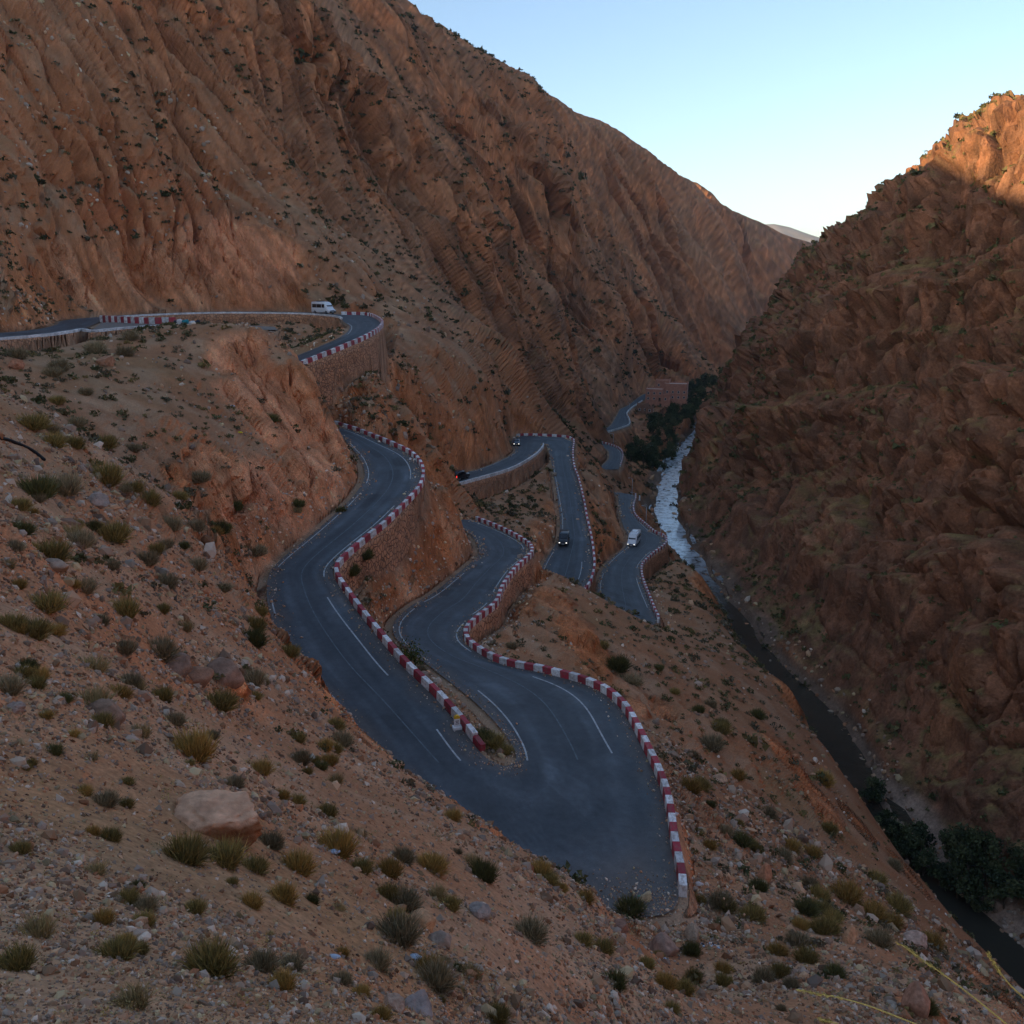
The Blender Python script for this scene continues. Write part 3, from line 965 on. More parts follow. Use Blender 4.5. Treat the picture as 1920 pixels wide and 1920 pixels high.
# ---------------------------------------------------------------- road surface and paint
def road_mat():
    m, nt, b = new_mat('asphalt')
    tc = nt.nodes.new('ShaderNodeTexCoord')
    co = tc.outputs['Object']
    at = nt.nodes.new('ShaderNodeVertexColor')
    at.layer_name = 'Col'
    n1 = noise_node(nt, co, 1.8, 6, 0.75)
    n2 = noise_node(nt, co, 25.0, 3, 0.7)
    v = ramp(nt, n1, [(0.3, 0.78), (0.7, 1.22)])
    c = mix(nt, at.outputs['Color'], v, 1.0, 'MULTIPLY')
    v2 = ramp(nt, n2, [(0.3, 0.8), (0.7, 1.2)])
    c = mix(nt, c, v2, 1.0, 'MULTIPLY')
    nt.links.new(c, b.inputs['Base Color'])
    b.inputs['Roughness'].default_value = 0.62
    b.inputs['Specular IOR Level'].default_value = 0.35
    bump(nt, b, n2, 0.5, 0.012)
    return m

M_ROAD = road_mat()
M_GRAVEL = plain('terrace_gravel', (0.20, 0.165, 0.14), 0.9, 0.3, 3.0)
M_LINE = plain('road_paint', (0.40, 0.42, 0.42), 0.7, 0.4, 2.5)
M_LINE2 = plain('worn_road_paint', (0.115, 0.14, 0.155), 0.7, 0.4, 2.0)

def road_ribbon(k, nx=30):
    A, B = ROAD[k]
    n = len(A)
    t = np.linspace(0, 1, nx)
    P = A[:, None] * (1 - t)[None, :, None] + B[:, None] * t[None, :, None]
    w = np.linalg.norm(A - B, axis=1)[:, None]
    e = np.minimum(t[None] * w, (1 - t)[None] * w)
    flat = P.reshape(-1, 3)
    nz = fbm(flat / 3.0, 4).reshape(n, nx)
    dust = sstep(1.7, 0.0, e + 1.5 * nz)
    # wheel tracks: slightly paler bands along each lane
    tr = np.exp(-((t[None] - 0.27) / 0.06) ** 2) + np.exp(-((t[None] - 0.73) / 0.06) ** 2)
    c = np.array([0.054, 0.064, 0.073])[None, None] * (1 + 0.35 * tr[..., None] * (1 + nz[..., None]))
    c = c * (1 - 0.55 * dust[..., None]) + np.array([0.16, 0.132, 0.11]) * 0.55 * dust[..., None]
    arc = np.concatenate([[0], np.cumsum(np.linalg.norm(np.diff((A + B) / 2, axis=0), axis=1))])
    lat = t[None] * w
    st_ = np.stack([lat * 2.2, np.broadcast_to(arc[:, None] / 9.0, lat.shape), lat * 0 + 4], -1).reshape(-1, 3)
    c = c * (1 + 0.45 * np.clip(fbm(st_, 3), -.7, .7).reshape(n, nx)[..., None])
    gp = random.Random(k)
    for q in range(int(arc[-1] / 11)):
        a0, l0 = gp.uniform(0, arc[-1]), gp.uniform(0.08, 0.75)
        pm = (np.abs(arc[:, None] - a0) < gp.uniform(0.8, 3.5)) & (np.abs(t[None] - l0) < gp.uniform(.06, .16))
        c = np.where(pm[..., None], c * gp.choice([0.62, 0.7, 1.28]), c)
    c = c * (1 + 0.4 * np.clip(nz, -.5, .5)[..., None])
    if k in 'AB':
        ends = sstep(7.5, 1.0, np.hypot(P[..., 0] - 6.5, P[..., 1] - 39.5) + 3 * nz)
        c = c * (1 - 0.6 * ends[..., None]) + np.array([0.17, 0.14, 0.115]) * 0.6 * ends[..., None]
    return flat, grid_faces(n, nx), c.reshape(-1, 3)

vs, fs, cs, off = [], [], [], 0
for k in 'UABCDEFG':
    v, f, c = road_ribbon(k)
    vs.append(v); fs.append(f + off); cs.append(c); off += len(v)
road = obj('road', np_mesh('road', np.vstack(vs), np.vstack(fs), M_ROAD, True, np.vstack(cs)), kind='structure')
v, f, c = road_ribbon('T')
obj('viewpoint_terrace', np_mesh('viewpoint_terrace', v + np.array([0, 0, .02]), f, M_GRAVEL, True), kind='structure')

def edge_path(k, side, s0, s1, off):
    """points along a leg edge; off > 0 lies outside the asphalt, < 0 inside"""
    A, B = ROAD[k]
    E_, O_ = (A, B) if side == 0 else (B, A)
    d = E_ - O_
    d /= np.linalg.norm(d, axis=1)[:, None]
    P = E_ + d * off
    i0, i1 = int(round(s0 * 14)), int(round(s1 * 14))
    return P[max(0, i0):min(len(P), i1 + 1)]

def resample(P, step):
    d = np.concatenate([[0], np.cumsum(np.linalg.norm(np.diff(P, axis=0), axis=1))])
    n = max(2, int(round(d[-1] / step)) + 1)
    q = np.linspace(0, d[-1], n)
    return np.stack([np.interp(q, d, P[:, a]) for a in range(3)], 1)

def smooth_path(P, it=6):
    P = P.copy()
    for _ in range(it):
        P[1:-1] = (P[:-2] + 2 * P[1:-1] + P[2:]) / 4
    return P

def line_strip(name, P, w, mat, lift=0.012):
    P = smooth_path(resample(P, 0.5))
    t = np.gradient(P, axis=0)
    nrm = np.stack([-t[:, 1], t[:, 0], 0 * t[:, 0]], 1)
    nrm /= np.linalg.norm(nrm, axis=1)[:, None] + 1e-9
    V = np.stack([P + nrm * w / 2, P - nrm * w / 2], 1).reshape(-1, 3) + np.array([0, 0, lift])
    return obj(name, np_mesh(name, V, grid_faces(len(P), 2), mat), road)

for k, side, s0, s1, off in [
    ('A', 0, 0.6, 4.6, -1.3), ('A', 0, 6.2, 10.2, -0.9), ('A', 0, 11.2, 14.3, -1.7), ('A', 0, 16.0, 17.1, -1.6), ('A', 1, 1.5, 4.8, -0.5), ('A', 1, 5.6, 9.6, -0.45), ('A', 1, 11.3, 12.0, -0.4),
    ('A', 1, 13.3, 15.5, -0.5), ('B', 0, 1.6, 5.6, -1.4), ('B', 1, 3.6, 6.6, -2.6), ('B', 0, 8.3, 10.8, -0.7), ('B', 0, 11.3, 13.4, -0.7), ('B', 1, 8.6, 10.6, -0.7), ('B', 1, 11.2, 12.1, -0.9),
    ('B', 1, 12.8, 15.0, -0.7), ('B', 1, 16.3, 19.3, -1.0), ('C', 0, 1, 4, -0.5), ('D', 1, 1.4, 6.0, -0.5), ('D', 1, 7, 10, -0.5), ('D', 0, 7.6, 10.0, -1.9), ('E', 1, 2.0, 4.0, -0.6), ('E', 1, 5.0, 7.6, -0.6),
    ('E', 0, 2.0, 4.6, -1.2), ('E', 0, 5.6, 7.2, -1.0), ('E', 0, 9.4, 11.2, -1.0), ('E', 0, 11.6, 13.2, -0.8), ('U', 1, 11.4, 14.2, -0.8), ('G', 0, 1, 6, -0.6), ('F', 0, 1, 4, -0.5)]:
    line_strip('edge_line', edge_path(k, side, s0, s1, off), 0.12, M_LINE)
for k, s0, s1 in [('A', 0.2, 17), ('B', 3, 19.5), ('C', 0.3, 7), ('D', 0.6, 10.5), ('E', 1, 14.5), ('U', 10.8, 16), ('G', 0.5, 8), ('F', 0.3, 4.5)]:
    A, B = ROAD[k]
    mid = (A + B) / 2
    line_strip('centre_line', mid[int(s0 * 14):int(s1 * 14)], 0.10, M_LINE2)

# ---------------------------------------------------------------- parapets of painted blocks
def paint_mat(name, col, dirt_or_shade):
    m, nt, b = new_mat(name)
    tc = nt.nodes.new('ShaderNodeTexCoord')
    oi = nt.nodes.new('ShaderNodeObjectInfo')
    ad = nt.nodes.new('ShaderNodeVectorMath')
    ad.operation = 'ADD'
    nt.links.new(tc.outputs['Object'], ad.inputs[0])
    nt.links.new(oi.outputs['Location'], ad.inputs[1])
    n1 = noise_node(nt, ad.outputs[0], 2.6, 6, 0.7)
    f = ramp(nt, n1, [(0.44, 0.0), (0.62, 0.85)])
    c = mix(nt, col, dirt_or_shade, f)
    v = ramp(nt, oi.outputs['Random'], [(0.0, 0.72), (1.0, 1.1)])
    c = mix(nt, c, v, 1.0, 'MULTIPLY')
    nt.links.new(c, b.inputs['Base Color'])
    b.inputs['Roughness'].default_value = 0.75
    bump(nt, b, n1, 0.5, 0.03)
    return m

M_RED = paint_mat('red_masonry_paint', (0.42, 0.045, 0.065), (0.28, 0.12, 0.11))
M_WHITE = paint_mat('white_masonry_paint', (0.83, 0.83, 0.82), (0.42, 0.37, 0.32))

def block_mesh(name, mat):
    mb = MB().box((0, 0, 0.5), (1, 1, 1))
    me = mb.mesh(name, mat)
    import bmesh
    bm = bmesh.new()
    bm.from_mesh(me)
    bmesh.ops.bevel(bm, geom=list(bm.edges), offset=0.035, segments=1, affect='EDGES')
    for v in bm.verts:
        if v.co.z > 0.5:
            v.co.x *= 0.94
            v.co.y *= 1.0
    bm.to_mesh(me)
    bm.free()
    me.materials.clear()
    me.materials.append(mat)
    return me

BR, BW = block_mesh('red_block', M_RED), block_mesh('white_block', M_WHITE)

def parapet(name, P, label, blk=1.0, w=0.40, h=0.56, white_only=False, ph=0, sloped_end=False):
    P = resample(smooth_path(resample(P, 0.35), 3), blk)
    root = empty(name, tuple(P[0]), label=label, category='parapet', group='road parapets')
    n = len(P) - 1
    rr = random.Random(len(label))
    if sloped_end:
        ph = 0 if (n - 1) % 2 == 1 else 1
    for i in range(n):
        a, b = P[i], P[i + 1]
        d = b - a
        L = float(np.linalg.norm(d[:2]))
        me = BW if (white_only or (i + ph) % 2 == 0) else BR
        o = bpy.data.objects.new('block', me)
        COL.objects.link(o)
        o.parent = root
        o.location = tuple((a + b) / 2 - P[0] + np.array([0, 0, -0.15]))
        hh = h + 0.15 + rr.uniform(-.02, .02)
        if sloped_end and i == n - 1:
            hh *= 0.75
        o.scale = (w, L * 1.015, hh)
        o.rotation_euler = (math.atan2(d[2], L), 0, math.atan2(-d[0], d[1]))
    return root

PA = edge_path('A', 0, 0.0, 16.9, 0.3)
parapet('parapet', PA, 'red and white parapet along the upper road ending at the hairpin island', 1.2, sloped_end=True, ph=1)
PB = edge_path('B', 1, 1.25, 19.6, 0.3)
parapet('parapet', PB, 'long red and white parapet around the outside of the near hairpin', 0.95, 0.44, 0.6)
PD = np.vstack([edge_path('C', 0, 5.9, 9, 0.3), edge_path('D', 0, 0.15, 11.6, 0.3)])
parapet('parapet', PD, 'red and white parapet beside the road with the black van', 1.35, 0.40, 0.62)
PE = edge_path('E', 0, 1.0, 15, 0.3)
parapet('parapet', PE, 'red and white parapet beside the lowest road with the white van', 1.0, 0.40, 0.62)
PU = edge_path('U', 0, 10.0, 16.8, 0.25)
parapet('parapet', PU, 'red and white parapet on top of the tall curved wall of the upper bend', 1.15, 0.45, 0.65)
isl = np.array([Pz(330, 607, -6.85), Pz(290, 607.5, -6.85), Pz(255, 606.5, -6.85), Pz(220, 604.5, -6.85), Pz(190, 602.5, -6.85)])
parapet('parapet', isl, 'short red and white parapet at the viewpoint terrace on the far left', 1.0, 0.5, 0.95, ph=1)
parapet('parapet', edge_path('U', 1, 4.7, 10.4, 0.25), 'white topped low parapet in front of the white van on the upper road', 1.2, 0.4, 0.22, True)
parapet('parapet', np.vstack([edge_path('U', 1, 0, 3.0, 0.25), edge_path('T', 1, 0.1, 2.4, 0.25)]), 'white topped low parapet on the stone wall at the far left edge', 1.2, 0.4, 0.2, True)
parapet('parapet', edge_path('C', 1, 0.4, 6.0, 0.25), 'white capped parapet in front of the dark off-road car', 1.2, 0.4, 0.5, True)
parapet('parapet', edge_path('F', 0, 0.3, 4.8, 0.2), 'zigzag white parapet of the small distant road bend above the river', 1.3, 0.4, 0.7)
parapet('parapet', edge_path('G', 0, 0.6, 7.0, 0.2), 'distant white parapet on the road to the riverside houses', 1.6, 0.4, 0.7, True)

# ---------------------------------------------------------------- retaining walls
def masonry():
    m, nt, b = new_mat('rubble_masonry')
    tc = nt.nodes.new('ShaderNodeTexCoord')
    co = tc.outputs['Object']
    vo = N(nt, 'ShaderNodeTexVoronoi')
    vo.feature = 'DISTANCE_TO_EDGE'
    vo.inputs['Scale'].default_value = 1.7
    nt.links.new(co, vo.inputs['Vector'])
    vc = N(nt, 'ShaderNodeTexVoronoi')
    vc.inputs['Scale'].default_value = 1.7
    nt.links.new(co, vc.inputs['Vector'])
    joint = ramp(nt, vo.outputs['Distance'], [(0.02, 0.0), (0.10, 1.0)])
    hue = mix(nt, (0.62, 0.30, 0.15), (0.46, 0.24, 0.135), vc.outputs['Color'])
    n1 = noise_node(nt, co, 0.5, 5, 0.6)
    v = ramp(nt, n1, [(0.3, 0.75), (0.7, 1.25)])
    c = mix(nt, (0.24, 0.13, 0.08), hue, joint)
    c = mix(nt, c, v, 1.0, 'MULTIPLY')
    nt.links.new(c, b.inputs['Base Color'])
    b.inputs['Roughness'].default_value = 0.92
    bump(nt, b, joint, 1.0, 0.1)
    return m

M_MAS = masonry()
WL = {('U', 0): 'tall curved stone retaining wall below the upper bend', ('U', 1, 4.6): 'long stone retaining wall below the white van on the upper road', ('U', 1, 0): 'low stone retaining wall at the far left edge',
      ('T', 1): 'stone retaining wall tapering out under the viewpoint terrace', ('A', 0): 'stone retaining wall under the red and white parapet above the middle road', ('B', 1): 'short curved stone retaining wall under the hairpin road parapet',
      ('C', 1): 'stone retaining wall below the dark off-road car', ('E', 0): 'stone retaining wall below the lowest road near the white van'}
for k, sd, s0, s1, h0, h1 in WALLS:
    Pi = resample(smooth_path(resample(edge_path(k, sd, s0, s1, 0.08), 0.5), 3), 0.6)
    Po = resample(smooth_path(resample(edge_path(k, sd, s0, s1, 0.62), 0.5), 3), 0.6)
    n = min(len(Pi), len(Po))
    qi = np.linspace(0, 1, n)
    Pi = np.stack([np.interp(qi, np.linspace(0, 1, len(Pi)), Pi[:, a]) for a in range(3)], 1)
    Po = np.stack([np.interp(qi, np.linspace(0, 1, len(Po)), Po[:, a]) for a in range(3)], 1)
    hs = h0 + (h1 - h0) * qi + 2.0
    rows = 8
    V = []
    out = Po - Pi
    for r in range(rows):
        f = r / (rows - 1)
        V.append(Po + out * 0.55 * f * 1.0 - np.stack([0 * hs, 0 * hs, 0.1 + hs * f], 1))
    V = np.stack([Pi - np.array([0, 0, 0.1])] + V, 1)
    V += 0.05 * fbm(V.reshape(-1, 3) * 0.8, 2).reshape(*V.shape[:2], 1)
    lab = WL.get((k, sd)) or WL[(k, sd, s0)]
    obj('retaining_wall', np_mesh('retaining_wall', V.reshape(-1, 3), grid_faces(n, rows + 1), M_MAS, True), label=lab, category='wall', group='stone retaining walls')

# ---------------------------------------------------------------- river
def water_mat():
    m, nt, b = new_mat('river_water')
    tc = nt.nodes.new('ShaderNodeTexCoord')
    n1 = noise_node(nt, tc.outputs['Object'], 0.9, 5, 0.6)
    n2 = noise_node(nt, tc.outputs['Object'], 0.12, 3, 0.5)
    c = mix(nt, (0.035, 0.032, 0.024), (0.07, 0.062, 0.045), n2)
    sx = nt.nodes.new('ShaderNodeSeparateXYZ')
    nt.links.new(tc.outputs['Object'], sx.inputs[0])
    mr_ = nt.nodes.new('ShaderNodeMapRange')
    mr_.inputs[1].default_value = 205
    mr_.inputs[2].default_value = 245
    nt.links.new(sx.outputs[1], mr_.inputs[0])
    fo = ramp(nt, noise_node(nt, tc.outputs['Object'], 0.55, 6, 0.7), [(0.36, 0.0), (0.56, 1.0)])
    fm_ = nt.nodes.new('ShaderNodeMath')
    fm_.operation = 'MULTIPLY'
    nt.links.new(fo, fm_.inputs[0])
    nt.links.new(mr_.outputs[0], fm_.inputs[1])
    c = mix(nt, c, (0.62, 0.70, 0.74), fm_.outputs[0])  # white water, with the bright sky reflection painted into the same pale colour
    nt.links.new(c, b.inputs['Base Color'])
    b.inputs['Roughness'].default_value = 0.08
    b.inputs['Specular IOR Level'].default_value = 0.7
    bump(nt, b, n1, 0.25, 0.2)
    return m

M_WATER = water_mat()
Rv = resample(RIV[_o], 3.0)
t = np.gradient(Rv, axis=0)
nrm = np.stack([t[:, 1], -t[:, 0], 0 * t[:, 0]], 1)
nrm /= np.linalg.norm(nrm, axis=1)[:, None]
wd = 6.0
V = np.stack([Rv + nrm * wd * f for f in (-1, -.5, 0, .5, 1)], 1)
V[..., 2] = Rv[:, None, 2] - 0.42
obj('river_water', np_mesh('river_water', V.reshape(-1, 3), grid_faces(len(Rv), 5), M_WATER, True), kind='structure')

# ---------------------------------------------------------------- far mountain
def far_mountain():
    y0 = 5200.0
    us = np.linspace(-1, 1, 160)
    sk = [(900, 560), (1100, 520), (1300, 470), (1400, 428), (1432, 416), (1480, 414), (1510, 420), (1540, 431), (1575, 446), (1640, 470), (1800, 500), (2100, 530)]
    sx = np.array([Py(a, b, y0)[0] for a, b in sk])
    sz = np.array([Py(a, b, y0)[2] for a, b in sk])
    x = np.linspace(sx[0], sx[-1], 260)
    z = np.interp(x, sx, sz)
    rows = 60
    V = np.zeros((260, rows, 3))
    for r in range(rows):
        f = r / (rows - 1)
        V[:, r, 0] = x
        V[:, r, 1] = y0 + 300 - 1500 * f
        V[:, r, 2] = z * (1 - f) ** 1.2 + (-150) * f
    P = V.reshape(-1, 3)
    V[..., 2] += (110 * fbm(P / 700.0, 4, 0.55, True) * np.sin(np.linspace(0, 1, rows) * math.pi)[None].repeat(260, 0).ravel()).reshape(260, rows)
    back = V[:, :1].copy()
    back[..., 1] += 1500
    back[..., 2] -= 500
    V = np.concatenate([back, V], 1)
    return V

M_FAR = plain('far_mountain_rock', (0.17, 0.14, 0.125), 0.95, 0.3, 0.004)
V = far_mountain()
obj('far_mountain', np_mesh('far_mountain', V.reshape(-1, 3), grid_faces(*V.shape[:2]), M_FAR, True), kind='structure')

# ---------------------------------------------------------------- vehicles
def paint(name, col, rough=0.3):
    m = plain(name, col, rough, 0.05, 1.5, spec=0.5)
    m.node_tree.nodes['Principled BSDF'].inputs['Coat Weight'].default_value = 0.4
    return m

M_VWHITE = paint('white_car_paint', (0.72, 0.73, 0.74))
M_VBLACK = paint('black_car_paint', (0.016, 0.018, 0.022))
M_VDARK = paint('dark_blue_car_paint', (0.03, 0.04, 0.055))
M_VGLASS = plain('dark_car_glass', (0.012, 0.016, 0.02), 0.08, 0.05, 1, spec=0.7)
M_TYRE = plain('tyre_rubber', (0.014, 0.014, 0.015), 0.85, 0.2, 8)
M_RIM = plain('wheel_rim_metal', (0.35, 0.36, 0.37), 0.35, 0.1, 8, metal=0.8)
M_TRIM = plain('black_plastic_trim', (0.02, 0.02, 0.022), 0.6, 0.1, 8)
M_TAIL = plain('red_tail_light', (0.5, 0.02, 0.02), 0.25, 0.1, 8)
M_PLATE = plain('number_plate', (0.6, 0.6, 0.58), 0.5, 0.1, 8)
def lamp_mat(name, col, e):
    m, nt, b = new_mat(name)
    b.inputs['Base Color'].default_value = (*col, 1)
    b.inputs['Emission Color'].default_value = (*col, 1)
    b.inputs['Emission Strength'].default_value = e
    return m
M_HEAD = lamp_mat('lit_headlight', (1.0, 0.95, 0.85), 1.0)
M_HEAD0 = plain('headlight_glass', (0.6, 0.62, 0.64), 0.15, 0.05, 4, spec=0.7)
M_TAILON = lamp_mat('lit_tail_light', (1.0, 0.05, 0.04), 0.8)

def loft(sections):
    """sections: list of (y, [(x,z)...]) with equal counts; closed loops, capped"""
    mb = MB()
    n = len(sections[0][1])
    vs = []
    for y, pr in sections:
        vs += [(x, y, z) for x, z in pr]
    fs = []
    for i in range(len(sections) - 1):
        for k in range(n):
            j = (k + 1) % n
            fs.append((i * n + k, i * n + j, (i + 1) * n + j, (i + 1) * n + k))
    fs.append(tuple(range(n)))
    fs.append(tuple((len(sections) - 1) * n + k for k in range(n - 1, -1, -1)))
    return mb.add(vs, fs)

def car_section(w, z0, zb, zt, tum, r=0.12):
    """rounded body cross-section: half width w at the belt zb, tumblehome to the roof zt"""
    wt = w * tum
    h = [(w * 0.90, z0), (w * 0.985, z0 + 0.18), (w, (z0 + zb) / 2), (w * 0.985, zb), (wt + (w - wt) * 0.12, zt - r * 1.1), (wt * 0.9, zt - r * 0.2), (wt * 0.55, zt)]
    return h + [(-x, z) for x, z in reversed(h)]

def quad_panel(mb, P, th=0.015):
    """thin proud panel from 4 points in order, thickness along its normal"""
    P = [Vector(p) for p in P]
    n = (P[1] - P[0]).cross(P[3] - P[0]).normalized() * th
    vs = [p for p in P] + [p + n for p in P]
    mb.add(vs, [(3, 2, 1, 0), (4, 5, 6, 7), (0, 1, 5, 4), (1, 2, 6, 5), (2, 3, 7, 6), (3, 0, 4, 7)])
    return mb

def wheel(parent, x, y, r, w):
    s = 1 if x > 0 else -1
    mb = MB()
    prof = [(-w / 2, r * 0.62), (-w / 2, r * 0.93), (-w * 0.35, r), (w * 0.35, r), (w / 2, r * 0.93), (w / 2, r * 0.62)]
    n = 20
    vs, fs = [], []
    for k in range(n):
        a = 2 * math.pi * k / n
        vs += [(x + px, y + pr * math.cos(a), r + pr * math.sin(a)) for px, pr in prof]
    m = len(prof)
    for k in range(n):
        for q in range(m):
            fs.append((k * m + q, k * m + (q + 1) % m, ((k + 1) % n) * m + (q + 1) % m, ((k + 1) % n) * m + q))
    mb.add(vs, fs)
    wh = obj('wheel', mb.mesh('wheel_tyre', M_TYRE, True), parent)
    mb = MB()
    mb.tube([(x - s * w * 0.2, y, r), (x + s * w * 0.42, y, r), (x + s * w * 0.5, y, r)], [r * 0.62, r * 0.62, r * 0.25], 14)
    obj('rim', mb.mesh('rim', M_RIM), wh)

def make_vehicle(name, label, loc, heading, kind, body_mat, lights):
    root = empty(name, tuple(loc), (0, 0, heading), label=label, category='van' if kind == 'van' else 'car', group='vehicles on the road')
    if kind == 'van':
        Lh, w, z0 = 2.95, 1.0, 0.28
        S = [(-2.9, 1.05, 2.42, 0.90, 0.94), (-2.82, 1.05, 2.58, 0.92, 1.0), (0.0, 1.05, 2.62, 0.92, 1.0), (1.05, 1.05, 2.58, 0.91, 1.0), (1.55, 1.05, 2.30, 0.88, 1.0), (2.05, 1.05, 1.62, 0.86, 0.99), (2.35, 1.0, 1.18, 0.88, 0.97), (2.8, 0.85, 0.98, 0.9, 0.93), (2.95, 0.7, 0.80, 0.9, 0.86)]
        gl_z = (1.35, 2.1)
        wx, wr_ = (-1.75, 1.85), 0.36
    elif kind == 'mpv':
        Lh, w, z0 = 2.45, 0.95, 0.25
        S = [(-2.42, 1.0, 1.78, 0.88, 0.94), (-2.35, 1.0, 1.92, 0.9, 1.0), (-0.5, 1.0, 1.98, 0.9, 1.0), (0.55, 1.0, 1.93, 0.88, 1.0), (1.05, 1.0, 1.62, 0.86, 1.0), (1.5, 1.0, 1.22, 0.86, 0.99), (2.0, 0.9, 1.05, 0.88, 0.96), (2.35, 0.78, 0.92, 0.9, 0.92), (2.45, 0.62, 0.72, 0.9, 0.86)]
        gl_z = (1.12, 1.68)
        wx, wr_ = (-1.5, 1.5), 0.34
    elif kind == 'suv':
        Lh, w, z0 = 2.3, 0.94, 0.34
        S = [(-2.3, 0.95, 1.45, 0.86, 0.94), (-2.2, 1.0, 1.72, 0.88, 1.0), (-0.6, 1.02, 1.80, 0.87, 1.0), (0.35, 1.02, 1.76, 0.85, 1.0), (0.75, 1.02, 1.48, 0.84, 1.0), (1.1, 1.02, 1.14, 0.88, 1.0), (1.9, 0.98, 1.06, 0.9, 0.97), (2.2, 0.85, 0.95, 0.9, 0.93), (2.3, 0.7, 0.8, 0.9, 0.88)]
        gl_z = (1.12, 1.56)
        wx, wr_ = (-1.4, 1.4), 0.38
    else:
        Lh, w, z0 = 2.1, 0.88, 0.22
        S = [(-2.1, 0.8, 0.95, 0.88, 0.92), (-2.0, 0.9, 1.08, 0.85, 0.98), (-1.4, 0.92, 1.30, 0.8, 1.0), (-0.8, 0.92, 1.45, 0.8, 1.0), (0.1, 0.92, 1.46, 0.8, 1.0), (0.6, 0.92, 1.22, 0.8, 1.0), (0.98, 0.9, 1.0, 0.86, 1.0), (1.7, 0.82, 0.9, 0.9, 0.97), (2.0, 0.72, 0.8, 0.9, 0.93), (2.1, 0.58, 0.68, 0.9, 0.88)]
        gl_z = (0.96, 1.34)
        wx, wr_ = (-1.3, 1.3), 0.31
    body = obj('body', loft([(y, car_section(w * ws, z0, min(zb, zt - 0.06), zt, tum)) for y, zb, zt, tum, ws in S]).mesh('body', body_mat, True), root)
    ys = [q[0] for q in S]
    def roof(y):
        return float(np.interp(y, ys, [q[2] for q in S]))
    def half(y, z):
        zb = float(np.interp(y, ys, [min(q[1], q[2] - .06) for q in S]))
        zt = roof(y)
        tum = float(np.interp(y, ys, [q[3] for q in S]))
        ws = float(np.interp(y, ys, [q[4] for q in S]))
        f = np.clip((z - zb) / max(zt - zb, .05), 0, 1)
        return w * ws * (0.985 + (tum - 0.985) * f * 1.0) 
    # glazing
    k0 = [i for i in range(len(S) - 1) if S[i + 1][2] < S[i][2] - 0.2]
    ya = S[k0[0]][0] + 0.12
    yb = S[k0[-1] + 1][0] - 0.06 if kind != 'van' else 2.0
    yb = next((S[i + 1][0] for i in k0 if S[i + 1][2] <= gl_z[0] + 0.3), yb)
    za, zb_ = roof(ya) - 0.05, max(roof(yb), gl_z[0])
    mb = MB()
    quad_panel(mb, [(-half(yb, zb_) * .86, yb + .05, zb_ + .03), (half(yb, zb_) * .86, yb + .05, zb_ + .03), (half(ya, za) * .84, ya + .04, za + .03), (-half(ya, za) * .84, ya + .04, za + .03)], 0.03)
    obj('windscreen', mb.mesh('windscreen', M_VGLASS), root)
    mb = MB()
    yr = ys[0]
    quad_panel(mb, [(half(yr, gl_z[0]) * .82, yr - .01, gl_z[0]), (-half(yr, gl_z[0]) * .82, yr - .01, gl_z[0]), (-half(yr, gl_z[1]) * .8, yr + .01, min(gl_z[1], roof(yr) - .12)), (half(yr, gl_z[1]) * .8, yr + .01, min(gl_z[1], roof(yr) - .12))], 0.02)
    obj('rear_window', mb.mesh('rear_window', M_VGLASS), root)
    if kind == 'van':
        spans = [(-2.55, -1.25), (-1.17, 0.35), (0.5, 1.35)]
    elif kind == 'mpv':
        spans = [(-2.1, -1.15), (-1.07, 0.0), (0.1, 0.85)]
    elif kind == 'suv':
        spans = [(-1.95, -1.25), (-1.17, -0.3), (-0.22, 0.6)]
    else:
        spans = [(-1.25, -0.45), (-0.38, 0.45)]
    for sx in (-1, 1):
        for (a, b) in spans:
            mb = MB()
            ta, tb = min(gl_z[1], roof(a) - 0.14), min(gl_z[1], roof(b) - 0.14)
            pts = [(sx * half(a, gl_z[0]), a, gl_z[0]), (sx * half(b, gl_z[0]), b, gl_z[0]), (sx * half(b, tb), b, tb), (sx * half(a, ta), a, ta)]
            if sx < 0:
                pts = pts[::-1]
            quad_panel(mb, pts, 0.02)
            obj('side_window', mb.mesh('side_window', M_VGLASS), root)
        mb = MB()
        ym = spans[-1][1] - 0.05
        mb.box((sx * (half(ym, gl_z[0]) + 0.12), ym, gl_z[0] + 0.1), (0.2, 0.09, 0.24 if kind == 'van' else 0.15))
        obj('wing_mirror', mb.mesh('wing_mirror', M_TRIM, bevel=0.02), root)
        for yw in wx:
            wheel(root, sx * (w - 0.1), yw, wr_, 0.23)
        mb = MB()
        yf = ys[-1]
        mb.box((sx * w * 0.66, yf - 0.06, S[-1][2] - 0.06), (0.24, 0.16, 0.13))
        obj('headlight', mb.mesh('headlight', M_HEAD if lights == 'front' else M_HEAD0, bevel=0.02), root)
        mb = MB()
        mb.box((sx * w * 0.80, ys[0] - 0.01, gl_z[0] - 0.18), (0.16, 0.06, 0.42 if kind != 'car' else 0.16))
        obj('tail_light', mb.mesh('tail_light', M_TAILON if lights == 'rear' else M_TAIL, bevel=0.015), root)
    mb = MB()
    mb.box((0, ys[-1] - 0.06, z0 + 0.14), (w * 1.72, 0.2, 0.24))
    obj('front_bumper', mb.mesh('front_bumper', M_TRIM, bevel=0.04), root)
    mb = MB()
    mb.box((0, ys[-1] - 0.02, S[-1][2] - 0.07), (w * 0.85, 0.1, 0.12))
    obj('grille', mb.mesh('grille', M_TRIM, bevel=0.015), root)
    mb = MB()
    mb.box((0, ys[0] + 0.04, z0 + 0.14), (w * 1.78, 0.2, 0.22))
    obj('rear_bumper', mb.mesh('rear_bumper', M_TRIM if kind != 'car' else body_mat, bevel=0.04), root)
